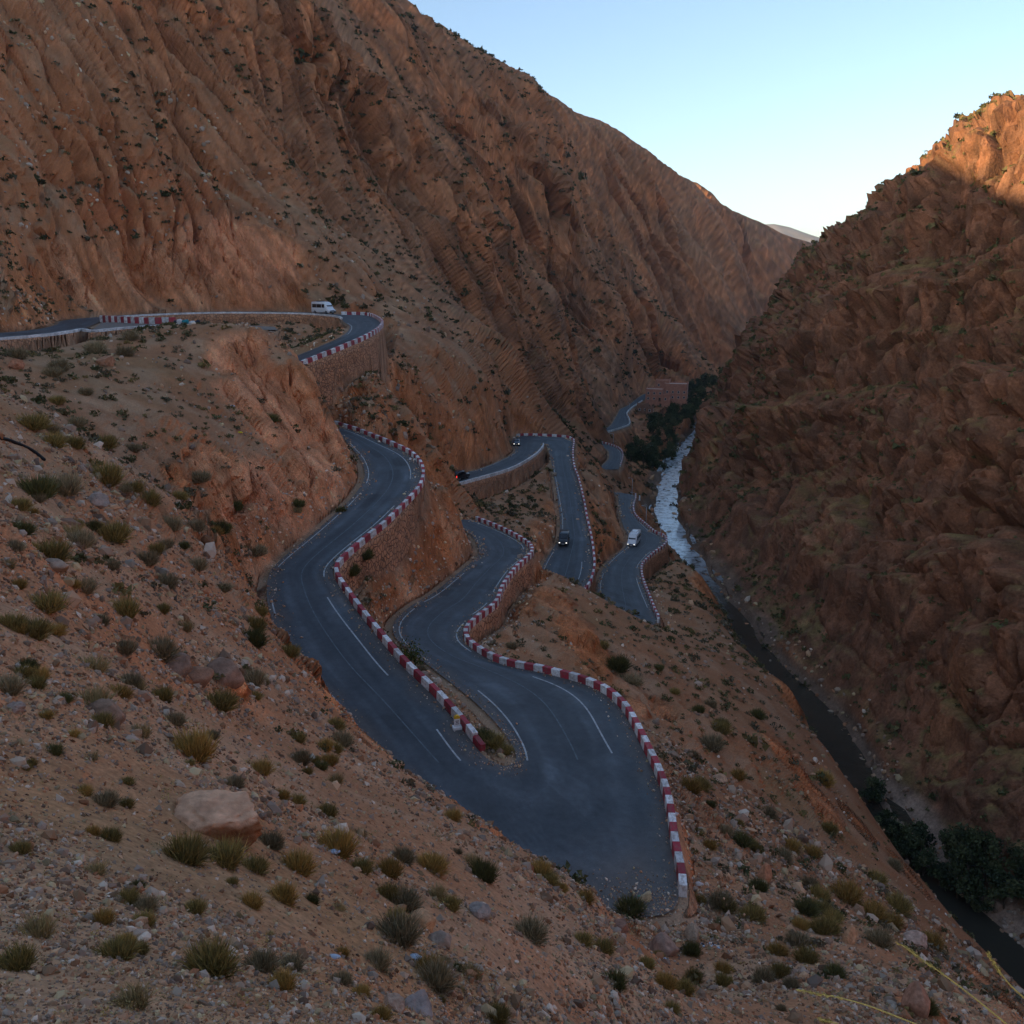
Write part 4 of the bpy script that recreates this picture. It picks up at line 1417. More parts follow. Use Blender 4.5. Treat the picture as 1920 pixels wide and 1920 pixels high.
    for yy, nm in ((ys[-1] + 0.045, 'front'), (ys[0] - 0.065, 'rear')):
        mb = MB()
        mb.box((0, yy, z0 + 0.2), (0.5, 0.015, 0.11))
        obj('number_plate', mb.mesh('number_plate', M_PLATE), root)
    if kind == 'van':
        mb = MB()
        mb.box((0, -0.9, roof(-0.9) + 0.08), (1.1, 1.5, 0.18))
        obj('roof_unit', mb.mesh('roof_unit', M_TRIM if lights == 'side' else M_VWHITE, bevel=0.05), root)
    if kind in ('suv', 'mpv'):
        for sx in (-1, 1):
            mb = MB()
            mb.tube([(sx * w * 0.68, -1.9, roof(-1.9)), (sx * w * 0.68, -1.8, roof(-1.8) + 0.07), (sx * w * 0.68, 0.1, roof(0.1) + 0.07), (sx * w * 0.68, 0.2, roof(0.2))], 0.025, 6)
            obj('roof_rail', mb.mesh('roof_rail', M_TRIM), root)
    return root

def on_road(k, st, lat):
    A, B = ROAD[k]
    i = int(round(st * 14))
    p = A[i] * (1 - lat) + B[i] * lat
    m = (A + B) / 2
    t = m[min(i + 4, len(m) - 1)] - m[max(i - 4, 0)]
    return p, math.atan2(-t[0], t[1])

def nearest_on(k, px, py):
    A, B = ROAD[k]
    best = None
    for i in range(len(A)):
        for lat in np.linspace(0.1, 0.9, 17):
            p = A[i] * (1 - lat) + B[i] * lat
            v = p @ np.array([0, CP, -SP])
            u_ = 960 + F * p[0] / v
            w_ = 960 - F * (p[1] * SP + p[2] * CP) / v
            e = (u_ - px) ** 2 + (w_ - py) ** 2
            if best is None or e < best[0]:
                best = (e, i / 14.0, lat)
    return best[1], best[2]

for name, k, px, py, rev, kind, mt, li, lab in [
    ('white_van', 'U', 607, 588.5, False, 'van', M_VWHITE, 'side', 'white passenger van with dark windows seen from its side on the upper road'),
    ('off_road_car', 'C', 862, 899, False, 'suv', M_VBLACK, 'rear', 'black off-road car seen from behind on the walled middle road'),
    ('small_car', 'C', 968, 834, True, 'car', M_VDARK, 'front', 'small dark car with lit headlights at the cliff corner'),
    ('black_van', 'D', 1058, 1018, False, 'mpv', M_VBLACK, 'front', 'black people carrier with lit headlights driving towards the viewer'),
    ('white_van', 'E', 1189, 1021, True, 'van', M_VWHITE, 'front', 'white van with lit headlights on the lowest road by the river')]:
    st, lat = nearest_on(k, px, py)
    p, h = on_road(k, st, lat)
    make_vehicle(name, lab, p, h + (math.pi if rev else 0), kind, mt, li)

# ---------------------------------------------------------------- milestone, lamps, posts
M_YEL = plain('yellow_paint', (0.72, 0.42, 0.03), 0.6, 0.1, 6)
M_WPAINT = plain('white_paint', (0.75, 0.75, 0.74), 0.7, 0.12, 5)
M_CONC = plain('pale_concrete', (0.42, 0.40, 0.37), 0.85, 0.2, 4)
M_STEEL = plain('grey_lamp_steel', (0.42, 0.44, 0.46), 0.5, 0.1, 5, metal=0.3)
M_BLACKT = plain('black_lettering', (0.03, 0.03, 0.03), 0.7, 0.05, 5)
mp_ = Pz(857, 1366, -29.72)
ms = empty('milestone', tuple(mp_), (0, 0, 0.25), label='small white milestone with a yellow cap beside the parapet end', category='milestone')
obj('plinth', MB().box((0, 0, 0.09), (0.62, 0.46, 0.2)).mesh('plinth', M_WPAINT, bevel=0.02), ms)
obj('stone', MB().box((0, 0, 0.48), (0.40, 0.22, 0.6)).mesh('stone', M_WPAINT, bevel=0.02), ms)
mb = MB()
prof = [(-0.21, 0.78)] + [(-0.21 * math.cos(a), 0.78 + 0.22 * math.sin(a)) for a in np.linspace(0.15, math.pi - 0.15, 9)] + [(0.21, 0.78)]
n = len(prof)
mb.add([(x, -0.12, z) for x, z in prof] + [(x, 0.12, z) for x, z in prof], [tuple(range(n)), tuple(range(2 * n - 1, n - 1, -1))] + [(i, n + i, n + (i + 1) % n, (i + 1) % n) for i in range(n)])
obj('cap', mb.mesh('cap', M_YEL), ms)
for zz, ww in ((0.62, 0.24), (0.52, 0.18), (0.40, 0.26)):
    obj('lettering', MB().box((0, -0.113, zz), (ww, 0.006, 0.05)).mesh('lettering', M_BLACKT), ms)

def street_lamp(base, h, lab, arm=0.8, rz=0.0):
    o = empty('street_lamp', tuple(base), (0, 0, rz), label=lab, category='street lamp', group='street lamps by the lower road')
    obj('pole', MB().tube([(0, 0, -0.3), (0, 0, h * .5), (0, 0, h)], [0.09, 0.07, 0.055], 8).mesh('pole', M_STEEL, True), o)
    obj('base_plate', MB().box((0, 0, 0.04), (0.4, 0.4, 0.12)).mesh('base_plate', M_CONC), o)
    obj('arm', MB().tube([(0, 0, h - .05), (-arm * .5, 0, h + .18), (-arm, 0, h + .25)], 0.035, 6).mesh('arm', M_STEEL, True), o)
    obj('lantern', MB().box((-arm - .2, 0, h + .25), (0.5, 0.2, 0.1), 0, 0.7).mesh('lantern', M_STEEL, bevel=0.02), o)

for px, py, top, k, lab in [(1185, 930, 898, 'E', 'grey street lamp at the far end of the lowest road'), (1190, 957, 925, 'E', 'grey street lamp on the inner kink of the lowest road parapet'),
                            (1211, 986, 950, 'E', 'grey street lamp midway along the lowest road parapet'), (1238, 1018, 981, 'E', 'grey street lamp nearest the corner bastion of the lowest road'),
                            (1150, 831, 814, 'F', 'tiny grey street lamp on the zigzag road bend'), (1180, 775, 757, 'G', 'tiny grey street lamp on the road below the houses')]:
    A, B = ROAD[k]
    zz = float(np.interp(py, [s_[1] for s_ in LEGS[k]][::-1], [s_[4] for s_ in LEGS[k]][::-1]))
    b_ = Pz(px, py, zz)
    dep = b_[1] * CP - b_[2] * SP
    street_lamp(b_, (py - top) / F * dep / CP, lab)
wp_ = Pz(1199, 938, -58.6)
o = empty('white_post', tuple(wp_), label='short white concrete post at the end of the lowest parapet', category='post')
obj('shaft', MB().box((0, 0, 0.6), (0.35, 0.35, 1.4), 0, 0.9).mesh('shaft', M_WPAINT, bevel=0.02), o)
obj('foot', MB().box((0, 0, 0.05), (0.55, 0.55, 0.2)).mesh('foot', M_CONC, bevel=0.02), o)

# ---------------------------------------------------------------- loose stones and boulders
def veg_mat(name, rough=0.9, trans=0.0):
    m, nt, b = new_mat(name)
    at = nt.nodes.new('ShaderNodeVertexColor')
    at.layer_name = 'Col'
    oi = nt.nodes.new('ShaderNodeObjectInfo')
    v = ramp(nt, oi.outputs['Random'], [(0.0, 0.75), (1.0, 1.25)])
    c = mix(nt, at.outputs['Color'], v, 1.0, 'MULTIPLY')
    nt.links.new(c, b.inputs['Base Color'])
    b.inputs['Roughness'].default_value = rough
    b.inputs['Specular IOR Level'].default_value = 0.1
    return m

M_VEG = veg_mat('dry_foliage')
M_STONE = veg_mat('loose_stone', 0.92)
M_BOULD = terrain_mat('boulder_rock', ((14.0, 0.03),), 0.35)

PHI = (1 + 5 ** .5) / 2
ICO_V0 = np.array([(-1, PHI, 0), (1, PHI, 0), (-1, -PHI, 0), (1, -PHI, 0), (0, -1, PHI), (0, 1, PHI), (0, -1, -PHI), (0, 1, -PHI), (PHI, 0, -1), (PHI, 0, 1), (-PHI, 0, -1), (-PHI, 0, 1)]) / math.hypot(1, PHI)
ICO_F0 = np.array([(0, 11, 5), (0, 5, 1), (0, 1, 7), (0, 7, 10), (0, 10, 11), (1, 5, 9), (5, 11, 4), (11, 10, 2), (10, 7, 6), (7, 1, 8), (3, 9, 4), (3, 4, 2), (3, 2, 6), (3, 6, 8), (3, 8, 9), (4, 9, 5), (2, 4, 11), (6, 2, 10), (8, 6, 7), (9, 8, 1)])

def rand_rot(n, g):
    q = g.normal(size=(n, 4))
    q /= np.linalg.norm(q, axis=1)[:, None]
    a, b, c, d = q.T
    return np.stack([np.stack([1 - 2 * (c * c + d * d), 2 * (b * c - a * d), 2 * (b * d + a * c)], -1),
                     np.stack([2 * (b * c + a * d), 1 - 2 * (b * b + d * d), 2 * (c * d - a * b)], -1),
                     np.stack([2 * (b * d - a * c), 2 * (c * d + a * b), 1 - 2 * (b * b + c * c)], -1)], 1)

g = np.random.default_rng(11)
FP = V1.reshape(-1, 3)
FI = np.arange(len(FP)).reshape(V1.shape[:2])
VIS = (ELV >= RUN - 0.004)
infr = (np.abs(TF)[:, None] < math.radians(35)) & np.ones_like(VIS)
NRM = grid_normals(V1).reshape(-1, 3)
rr_ = info['r']
dd_ = info['d']
rk_ = info['rock']

def pick(mask, n, w=None):
    idx = np.nonzero(mask.ravel())[0]
    if w is None:
        return g.choice(idx, n)
    ww = w.ravel()[idx]
    return g.choice(idx, n, p=ww / ww.sum())

def jitter(ids, amt=1.0):
    """random point inside the grid cell of each vertex"""
    nr = V1.shape[1]
    i = np.minimum(ids // nr, V1.shape[0] - 2)
    j = np.minimum(ids % nr, nr - 2)
    u, v = g.random((2, len(ids)))[:, :, None]
    return (V1[i, j] * (1 - u) + V1[i + 1, j] * u) * (1 - v) + (V1[i, j + 1] * (1 - u) + V1[i + 1, j + 1] * u) * v

STONE_COL = np.array([(0.52, 0.38, 0.27), (0.46, 0.28, 0.17), (0.58, 0.36, 0.21), (0.40, 0.30, 0.23), (0.66, 0.54, 0.42), (0.48, 0.23, 0.12), (0.34, 0.22, 0.15), (0.55, 0.42, 0.24)])

OCT_V = np.array([(1, 0, 0), (-1, 0, 0), (0, 1, 0), (0, -1, 0), (0, 0, 1), (0, 0, -1)], float)
OCT_F = np.array([(0, 2, 4), (2, 1, 4), (1, 3, 4), (3, 0, 4), (2, 0, 5), (1, 2, 5), (3, 1, 5), (0, 3, 5)])

def stones(n, mask, w, smin, k, name, oct_=False, P=None):
    ICO_V, ICO_F = (OCT_V, OCT_F) if oct_ else (ICO_V0, ICO_F0)
    nv = len(ICO_V)
    if P is None:
        P = jitter(pick(mask, n, w))
    r = np.linalg.norm(P, axis=1)
    sz = np.maximum(smin, r * k) * g.lognormal(0, 0.42, n)
    R = rand_rot(n, g)
    sc = np.stack([sz, sz * g.uniform(.55, 1, n), sz * g.uniform(.4, .8, n)], 1)
    base = ICO_V[None] * g.uniform(0.72, 1.25, (n, nv, 1)) * sc[:, None]
    V = np.einsum('nij,nkj->nki', R, base) + P[:, None] + np.array([0, 0, 1]) * (sz * 0.15)[:, None, None]
    Fc = (ICO_F[None] + (np.arange(n) * nv)[:, None, None]).reshape(-1, 3)
    c = STONE_COL[g.integers(0, len(STONE_COL), n)] * g.uniform(0.45, 1.3, (n, 1))
    obj(name, np_mesh(name, V.reshape(-1, 3), Fc, M_STONE, False, np.repeat(c, nv, 0)), kind='stuff')

scr = fbm((FP / 6.0).astype(np.float32) + 90, 3)
leftm = (info['right'] < 0.1)
base_ok = (VIS & infr).ravel() & leftm & (dd_ > 1.0)
gw = (sstep(-.25, .2, scr) + 0.42)
stones(76000, base_ok & (rr_ < 75) & (rr_ > 2) & (rk_ < 0.5), gw, 0.010, 0.0019, 'loose_gravel', True)
stones(6500, base_ok & (rr_ < 75) & (rr_ > 2) & (rk_ < 0.5), gw ** 2.5, 0.018, 0.0036, 'loose_stones')
stones(3800, base_ok & (rr_ >= 40) & (rr_ < 260), (sstep(-.2, .4, scr) + 0.15) * (1.02 - rk_), 0.12, 0.0017, 'slope_rubble')
roadside = base_ok & (dd_ < 3.2) & (rr_ < 170)
stones(2500, roadside, None, 0.04, 0.0013, 'roadside_grit')
gr_ = []
for k_, cnt in (('A', 1500), ('B', 1500), ('C', 250), ('D', 350), ('E', 350)):
    A, B = ROAD[k_]
    i_ = g.integers(0, len(A), cnt)
    wd_ = np.linalg.norm(A - B, axis=1)[i_]
    e_ = np.abs(g.normal(0, 0.55, cnt)) / wd_
    f_ = np.where(g.random(cnt) < .5, e_, 1 - e_)[:, None]
    gr_.append(A[i_] * (1 - f_) + B[i_] * f_ + np.column_stack([g.normal(0, .3, (cnt, 2)), np.full(cnt, 0.01)]))
cnt = 900
gr_.append(np.column_stack([6.3 + g.normal(0, 1.6, cnt), 39.3 + g.normal(0, 1.1, cnt), np.full(cnt, -30.49)]))
gr_ = np.vstack(gr_)
stones(len(gr_), None, None, 0.025, 0.00085, 'gravel_on_road', True, gr_)
rb = (VIS & infr).ravel() & (np.abs(FP[:, 0] - river_x(FP[:, 1])) < 7) & (rr_ < 420)
stones(700, rb, None, 0.25, 0.0022, 'river_stones')

def rock_like(name, px, py, wpx, hpx, col, seed, label, flat=1.0, sink=0.25, cat='boulder', dirt_or_shade=None):
    """a weathered rock sized from its place in the slope"""
    p = hit(px, py)
    dep = p[1] * CP - p[2] * SP
    w = wpx / F * dep
    h = hpx / F * dep
    import bmesh
    bm = bmesh.new()
    bmesh.ops.create_icosphere(bm, subdivisions=4 if wpx < 100 else 5, radius=1)
    co = np.array([v.co[:] for v in bm.verts], np.float32)
    gg = np.random.default_rng(seed)
    # cut by random planes: angular faces
    for k in range(14):
        nn = gg.normal(size=3)
        nn /= np.linalg.norm(nn)
        dcut = gg.uniform(0.55, 0.85)
        t = co @ nn - dcut
        co = co - np.outer(np.maximum(t, 0), nn) * 0.92
    co += co * ((0.10 if wpx < 100 else 0.24) * fbm(co * 2.2 + seed, 4) + 0.10 * fbm(co * np.array([4, 4, 9]) + seed, 4, .6, True))[:, None]
    co *= np.array([w / 2, max(w * 0.38, h * 0.5), h / 2 * flat]) * 1.25
    a = gg.uniform(-.4, .4)
    ca, sa = math.cos(a), math.sin(a)
    co = np.stack([co[:, 0] * ca - co[:, 1] * sa, co[:, 0] * sa + co[:, 1] * ca, co[:, 2]], 1)
    tri = np.array([[v.index for v in f.verts] for f in bm.faces])
    bm.free()
    cc = np.array(col)[None] * (1 + 0.6 * fbm(co * 5 / w + seed, 5, .65))[:, None]
    zc = co[:, 2] / (h / 2)
    if dirt_or_shade is not None:
        f = sstep(0.15, 0.5, zc + 0.5 * fbm(co * 2 / w, 3))[:, None]  # lower part darker: orange base plus painted shade of the overhang
        cc = np.array(dirt_or_shade) * (1 - f) + cc * f
    o = obj(name, np_mesh(name, co, tri, M_BOULD, wpx > 40, cc), label=label, category=cat, group='larger rocks on the slopes')
    o.location = (p[0], p[1], p[2] + h * (0.5 - sink))
    return o

rock_like('boulder', 415, 1562, 140, 76, (0.62, 0.36, 0.22), 3, 'large pale topped boulder on the gravel with shrubs in front', 1.0, 0.08, dirt_or_shade=(0.26, 0.11, 0.05))
for i, (px, py, w, h, c, lab) in enumerate([
    (100, 1072, 55, 30, (0.36, 0.26, 0.19), 'flat grey brown boulder among the tufts on the left slope'), (182, 950, 38, 30, (0.38, 0.31, 0.26), 'grey boulder high on the left scree'),
    (198, 1350, 60, 45, (0.30, 0.19, 0.13), 'brown split boulder above the gravel on the left'), (335, 1262, 50, 45, (0.28, 0.20, 0.15), 'dark grey rock in the outcrop left of the road, leftmost of three'),
    (372, 1280, 45, 45, (0.34, 0.18, 0.11), 'reddish rock in the outcrop left of the road, middle of three'), (425, 1285, 65, 60, (0.32, 0.20, 0.14), 'large rock in the outcrop left of the road, nearest the road'),
    (795, 1738, 48, 38, (0.52, 0.30, 0.16), 'ochre boulder behind the grey tuft in the foreground'), (826, 1772, 46, 34, (0.36, 0.28, 0.22), 'angular flat topped boulder just below the ochre one'),
    (897, 1718, 36, 34, (0.34, 0.28, 0.24), 'grey angular block on the foreground slope'), (740, 1895, 36, 40, (0.42, 0.28, 0.20), 'tan rock at the bottom edge of the foreground'),
    (785, 1900, 50, 50, (0.33, 0.28, 0.25), 'grey cracked rock at the bottom edge of the foreground'), (1240, 1785, 50, 48, (0.36, 0.24, 0.18), 'rounded brown boulder below the end of the long parapet'),
    (1298, 1762, 24, 34, (0.40, 0.28, 0.19), 'small upright rock beside the dumped litter'), (1592, 1765, 24, 34, (0.55, 0.30, 0.16), 'orange elongated rock in the lower right scree'),
    (1716, 1772, 38, 30, (0.50, 0.36, 0.28), 'pale pinkish rock on the lower right ridge'), (1432, 1650, 22, 40, (0.50, 0.24, 0.13), 'tall orange rock slab on the slope right of the parapet end'),
    (1348, 1466, 26, 18, (0.52, 0.33, 0.21), 'small pale rock right of the long parapet'), (1212, 1688, 24, 20, (0.55, 0.42, 0.25), 'tan rock at the gravel end of the hairpin'),
    (1160, 1740, 40, 22, (0.30, 0.17, 0.12), 'dark flat rock in the bank below the hairpin'), (30, 1335, 40, 26, (0.34, 0.25, 0.2), 'brown rock at the left edge below the dark tufts'), (1720, 1895, 44, 60, (0.42, 0.22, 0.14), 'reddish slab leaning in the lower right corner slope'),
    (200, 685, 30, 22, (0.42, 0.22, 0.13), 'reddish rock on the slope under the left terrace wall'), (30, 690, 26, 26, (0.45, 0.2, 0.11), 'orange rock below the far left wall')]):
    rock_like('boulder', px, py, w, h, c, 20 + i, lab)

# ---------------------------------------------------------------- grass tufts and low shrubs
def tuft_mesh(name, seed, n, cols, tall=1.0, spread=1.0, thick=0.012):
    gg = np.random.default_rng(seed)
    V, Fc, C = [], [], []
    for i in range(n):
        az = gg.uniform(0, 2 * math.pi)
        lean = min(abs(gg.normal(0.0, 0.55)), 1.35) * spread
        L = gg.uniform(0.55, 1.0) * (1.0 - 0.25 * lean)
        r0 = 0.38 * math.sqrt(gg.random()) * spread
        a2 = az + gg.normal(0, .6)
        b = np.array([math.cos(a2) * r0, math.sin(a2) * r0, -0.08])
        d = np.array([math.cos(az) * math.sin(lean), math.sin(az) * math.sin(lean), math.cos(lean) * tall])
        m = b + d * L * 0.55 + gg.normal(0, .03, 3)
        t = b + d * L + np.array([math.cos(az), math.sin(az), -0.5]) * 0.08 * L + gg.normal(0, .06, 3)
        side = np.cross(d, gg.normal(size=3))
        side /= np.linalg.norm(side) + 1e-9
        w = thick * gg.uniform(0.7, 1.6)
        k = len(V)
        V += [b - side * w * .6, b + side * w * .6, m - side * w, m + side * w, t]
        Fc += [(k, k + 1, k + 3), (k, k + 3, k + 2), (k + 2, k + 3, k + 4)]
        c = np.array(cols[gg.integers(0, len(cols))]) * gg.uniform(0.75, 1.25)
        C += [c] * 5
    return np_mesh(name, np.array(V), np.array(Fc), M_VEG, False, np.array(C))

OL = [(0.26, 0.195, 0.06), (0.33, 0.24, 0.075), (0.18, 0.14, 0.055), (0.38, 0.27, 0.09)]
OC = [(0.44, 0.26, 0.07), (0.36, 0.22, 0.06), (0.27, 0.18, 0.06), (0.50, 0.32, 0.10)]
GY = [(0.28, 0.22, 0.12), (0.35, 0.27, 0.15), (0.20, 0.16, 0.09), (0.40, 0.31, 0.18)]
GR = [(0.12, 0.115, 0.04), (0.16, 0.145, 0.05), (0.09, 0.09, 0.035)]
ST = [(0.42, 0.32, 0.15), (0.36, 0.27, 0.12), (0.30, 0.22, 0.10)]
KIND = {}
for ci, (cn, cols) in enumerate((('olive', OL), ('ochre', OC), ('grey', GY), ('green', GR), ('straw', ST))):
    KIND[cn] = [tuft_mesh('tuft_' + cn, 100 + ci * 7 + q, 1100 if cn != 'straw' else 420, cols, 0.95, 1.0, 0.010) for q in range(3)]

TUFTS = '''347 1615 85 y;420 1622 75 y;475 1635 50 y;365 1712 45 y;270 1735 45 y;220 1795 65 y;30 1815 75 y;70 1755 70 s;395 1825 90 y;250 1888 75 s;630 1600 75 o;557 1635 60 o;507 1588 50 g;730 1642 50 o;755 1702 62 g;808 1632 60 o;905 1648 55 d;755 1615 45 g;530 1692 60 o;745 1765 85 g;805 1830 60 o;815 1850 70 g;707 1815 60 g;855 1820 25 d;530 1855 50 o;490 1818 60 g;715 1910 40 o;930 1912 50 y;525 1498 35 o;630 1468 30 s;
1012 1640 45 o;1030 1655 35 y;1097 1690 35 o;992 1760 65 g;1092 1768 35 y;1182 1712 55 d;1052 1670 25 o;1212 1812 30 y;1297 1788 35 d;1247 1850 40 o;1282 1862 40 y;1302 1838 35 y;1357 1848 35 y;1152 1850 50 d;1260 1898 30 y;1410 1722 45 y;1365 1706 35 y;1412 1592 30 y;1422 1668 35 d;1332 1512 20 d;1587 1688 55 o;1637 1722 50 o;1650 1772 50 g;1672 1738 45 o;1747 1775 45 o;1540 1748 40 y;1512 1712 45 d;1495 1772 45 g;1565 1832 40 d;1462 1832 40 y;1485 1592 35 o;1522 1604 35 o;
212 1012 60 y;150 1025 50 g;40 1000 45 d;95 1050 70 y;155 1110 45 g;85 1145 70 y;22 1178 50 y;60 1195 65 y;232 1158 60 y;230 1225 50 g;302 1232 60 g;277 1058 40 g;320 992 40 g;367 994 35 g;412 998 35 d;345 1027 22 d;310 1027 30 g;370 1067 35 g;312 1098 40 g;420 1108 30 g;475 1207 50 d;175 1258 55 s;72 1275 40 o;15 1298 60 g;115 1318 40 d;175 1325 70 s;255 1295 40 s;265 1380 45 s;362 1420 80 o;410 1328 60 y;305 1312 40 y;347 1183 35 s;305 1148 30 y;188 1172 35 g;220 1110 22 d;475 1282 45 g;
245 637 30 g;180 661 35 g;32 671 35 g;112 694 35 g;235 667 30 g;100 705 30 g;107 757 30 y;162 740 25 g;60 803 55 y;95 811 35 g;145 798 30 g;140 838 35 y;195 838 45 y;250 846 30 g;200 905 60 y;70 932 70 d;122 925 60 g;280 946 45 y;250 922 40 y;337 936 30 y;100 836 40 y;640 1395 40 g;565 1430 40 g;610 1405 35 o;490 1450 40 o;440 1475 35 g;560 1390 30 y;1310 1335 25 d;1353 1365 30 d;1265 1300 20 y;1420 1345 28 d;1235 1255 20 d;1385 1460 28 o;1440 1530 30 g;1555 1560 30 y;1300 1420 22 g;1330 1590 26 o;1310 1690 24 y;685 1045 32 d;660 1075 30 d;640 960 20 d;560 948 26 d;440 955 30 d;505 790 30 d;1130 1215 24 y;960 1215 22 g;905 1390 40 d;925 1398 45 y;945 1412 30 y;790 1260 20 g'''
WORD = {'y': ('olive', 'olive yellow', 'grass tuft'), 'o': ('ochre', 'ochre', 'grass tuft'), 'g': ('grey', 'grey brown', 'withered grass tuft'), 'd': ('green', 'dark green', 'low bush'), 's': ('straw', 'straw coloured', 'wisp of grass')}

def region(px, py):
    if py > 1640 and px < 1120:
        return 'in the stony foreground'
    if px >= 1120 and py > 1640:
        return 'on the lower right bank'
    if px >= 1080:
        return 'outside the long parapet'
    if py < 960 and px < 560:
        return 'on the slope under the left terrace'
    if px > 540 and py < 1300:
        return 'beside the middle road'
    if px > 880 and py < 1450:
        return 'on the hairpin island'
    return 'on the gravel slope by the hairpin'

ORD = ['leftmost', 'second from the left', 'third from the left', 'fourth from the left', 'fifth from the left', 'sixth from the left', 'seventh from the left', 'eighth from the left', 'ninth from the left', 'tenth from the left'] + ['%dth from the left' % q for q in range(11, 60)]
rows_ = []
for row in TUFTS.replace('\n', '').split(';'):
    px, py, w, k = row.split()
    rows_.append((float(px), float(py), float(w), k, '%s %s %s' % (WORD[k][1], WORD[k][2], region(float(px), float(py)))))
gq = random.Random(41)
while len(rows_) < 285:
    if gq.random() < .7:
        px, py = gq.uniform(0, 900), gq.uniform(900, 1900)
    else:
        px, py = gq.uniform(1000, 1750), gq.uniform(1250, 1900)
    q = hit(px, py)
    if not 5 < q[1] < 95 or road_d(np.array([q[0]]), np.array([q[1]]))[0] < 1.5:
        continue
    k = gq.choice('yyyyoogggsd')
    rows_.append((px, py, gq.uniform(18, 46), k, '%s %s %s' % (WORD[k][1], WORD[k][2], region(px, py))))
rows_.sort()
seen = {}
tot = {}
for q in rows_:
    tot[q[4]] = tot.get(q[4], 0) + 1
for nt_, (px, py, w, k, lab) in enumerate(rows_):
    cn = WORD[k][0]
    p = hit(px, py)
    dep = p[1] * CP - p[2] * SP
    R = w / F * dep * 0.82
    c_ = seen.get(lab, 0)
    seen[lab] = c_ + 1
    full = lab if tot[lab] == 1 else (lab + ', rightmost' if c_ == tot[lab] - 1 else lab + ', ' + ORD[c_])
    o = obj('bush' if k == 'd' else 'grass_tuft', KIND[cn][nt_ % 3], None, label=full, category='bush' if k == 'd' else 'grass tuft', group=lab + 's')
    o.location = (p[0], p[1], p[2])
    o.rotation_euler = (random.uniform(-.12, .12), random.uniform(-.05, .2), random.uniform(0, 6.28))
    o.scale = (R * random.uniform(.9, 1.15), R, R * random.uniform(0.85, 1.15))

def leaf_clumps(name, P, R, nl, cols, lf=0.42, squat=0.8, kind='stuff'):
    n = len(P)
    d = g.normal(size=(n, nl, 3))
    d /= np.linalg.norm(d, axis=2, keepdims=True)
    rad = g.random((n, nl, 1)) ** 0.45
    c = d * rad
    c[..., 2] = np.abs(c[..., 2]) * squat
    a = g.normal(size=(n, nl, 3))
    a /= np.linalg.norm(a, axis=2, keepdims=True)
    b = np.cross(a, g.normal(size=(n, nl, 3)))
    b /= np.linalg.norm(b, axis=2, keepdims=True)
    s = lf * g.uniform(0.6, 1.3, (n, nl, 1))
    T = np.stack([c + a * s, c - a * s * .5 + b * s * .8, c - a * s * .5 - b * s * .8], 2)
    V = T * R[:, None, None, None] + P[:, None, None]
    col = np.array(cols)[g.integers(0, len(cols), n)][:, None, None] * g.uniform(0.7, 1.3, (n, nl, 1, 1))
    col = np.broadcast_to(col, (n, nl, 3, 3)).reshape(-1, 3)
    obj(name, np_mesh(name, V.reshape(-1, 3), np.arange(n * nl * 3).reshape(-1, 3), M_VEG, False, col), kind=kind)

area = (np.linalg.norm(np.cross(np.gradient(V1, axis=0), np.gradient(V1, axis=1)), axis=2)).ravel()
pat = fbm((FP / 30.0).astype(np.float32) + 55, 3)
vegw = area * (sstep(-.35, .3, pat) + 0.1) * (1 - 0.9 * rk_)
SHC = [(0.085, 0.08, 0.034), (0.065, 0.068, 0.03), (0.12, 0.10, 0.045), (0.10, 0.085, 0.05)]
vis_f = VIS.ravel() & infr.ravel()
ids = pick(vis_f & leftm & (dd_ > 1.5) & (rr_ > 130) & (rr_ < 700), 4200, vegw / np.maximum(rr_, 200) ** .8)
leaf_clumps('mountain_shrubs', jitter(ids), (0.35 + rr_[ids] * 0.0016) * g.lognormal(0, .35, len(ids)), 16, SHC)
ids = pick(vis_f & leftm & (dd_ > 1.2) & (rr_ > 30) & (rr_ <= 190), 2600, vegw)
leaf_clumps('slope_shrubs', jitter(ids), (0.22 + rr_[ids] * 0.0013) * g.lognormal(0, .4, len(ids)), 34, SHC + [(0.17, 0.13, 0.05), (0.15, 0.125, 0.08)], 0.28)
ids = pick(vis_f & (info['right'] > .8) & (NRM[:, 2] > 0.35), 3600, area * (sstep(-.3, .3, pat) + .15))
leaf_clumps('gorge_wall_shrubs', jitter(ids), (0.3 + rr_[ids] * 0.0013) * g.lognormal(0, .4, len(ids)), 16, [(0.10, 0.10, 0.04), (0.075, 0.08, 0.034), (0.13, 0.115, 0.05)])
ids = pick(vis_f & leftm & (rr_ > 3) & (rr_ < 60) & (rk_ < .4) & (dd_ > 1), 1700, sstep(-.1, .5, pat) + 0.1)
leaf_clumps('dry_ground_cover', jitter(ids), np.maximum(0.05, rr_[ids] * 0.0045) * g.lognormal(0, .4, len(ids)), 40, [(0.36, 0.26, 0.09), (0.30, 0.22, 0.08), (0.22, 0.17, 0.08), (0.42, 0.31, 0.13)], 0.10, 0.45)

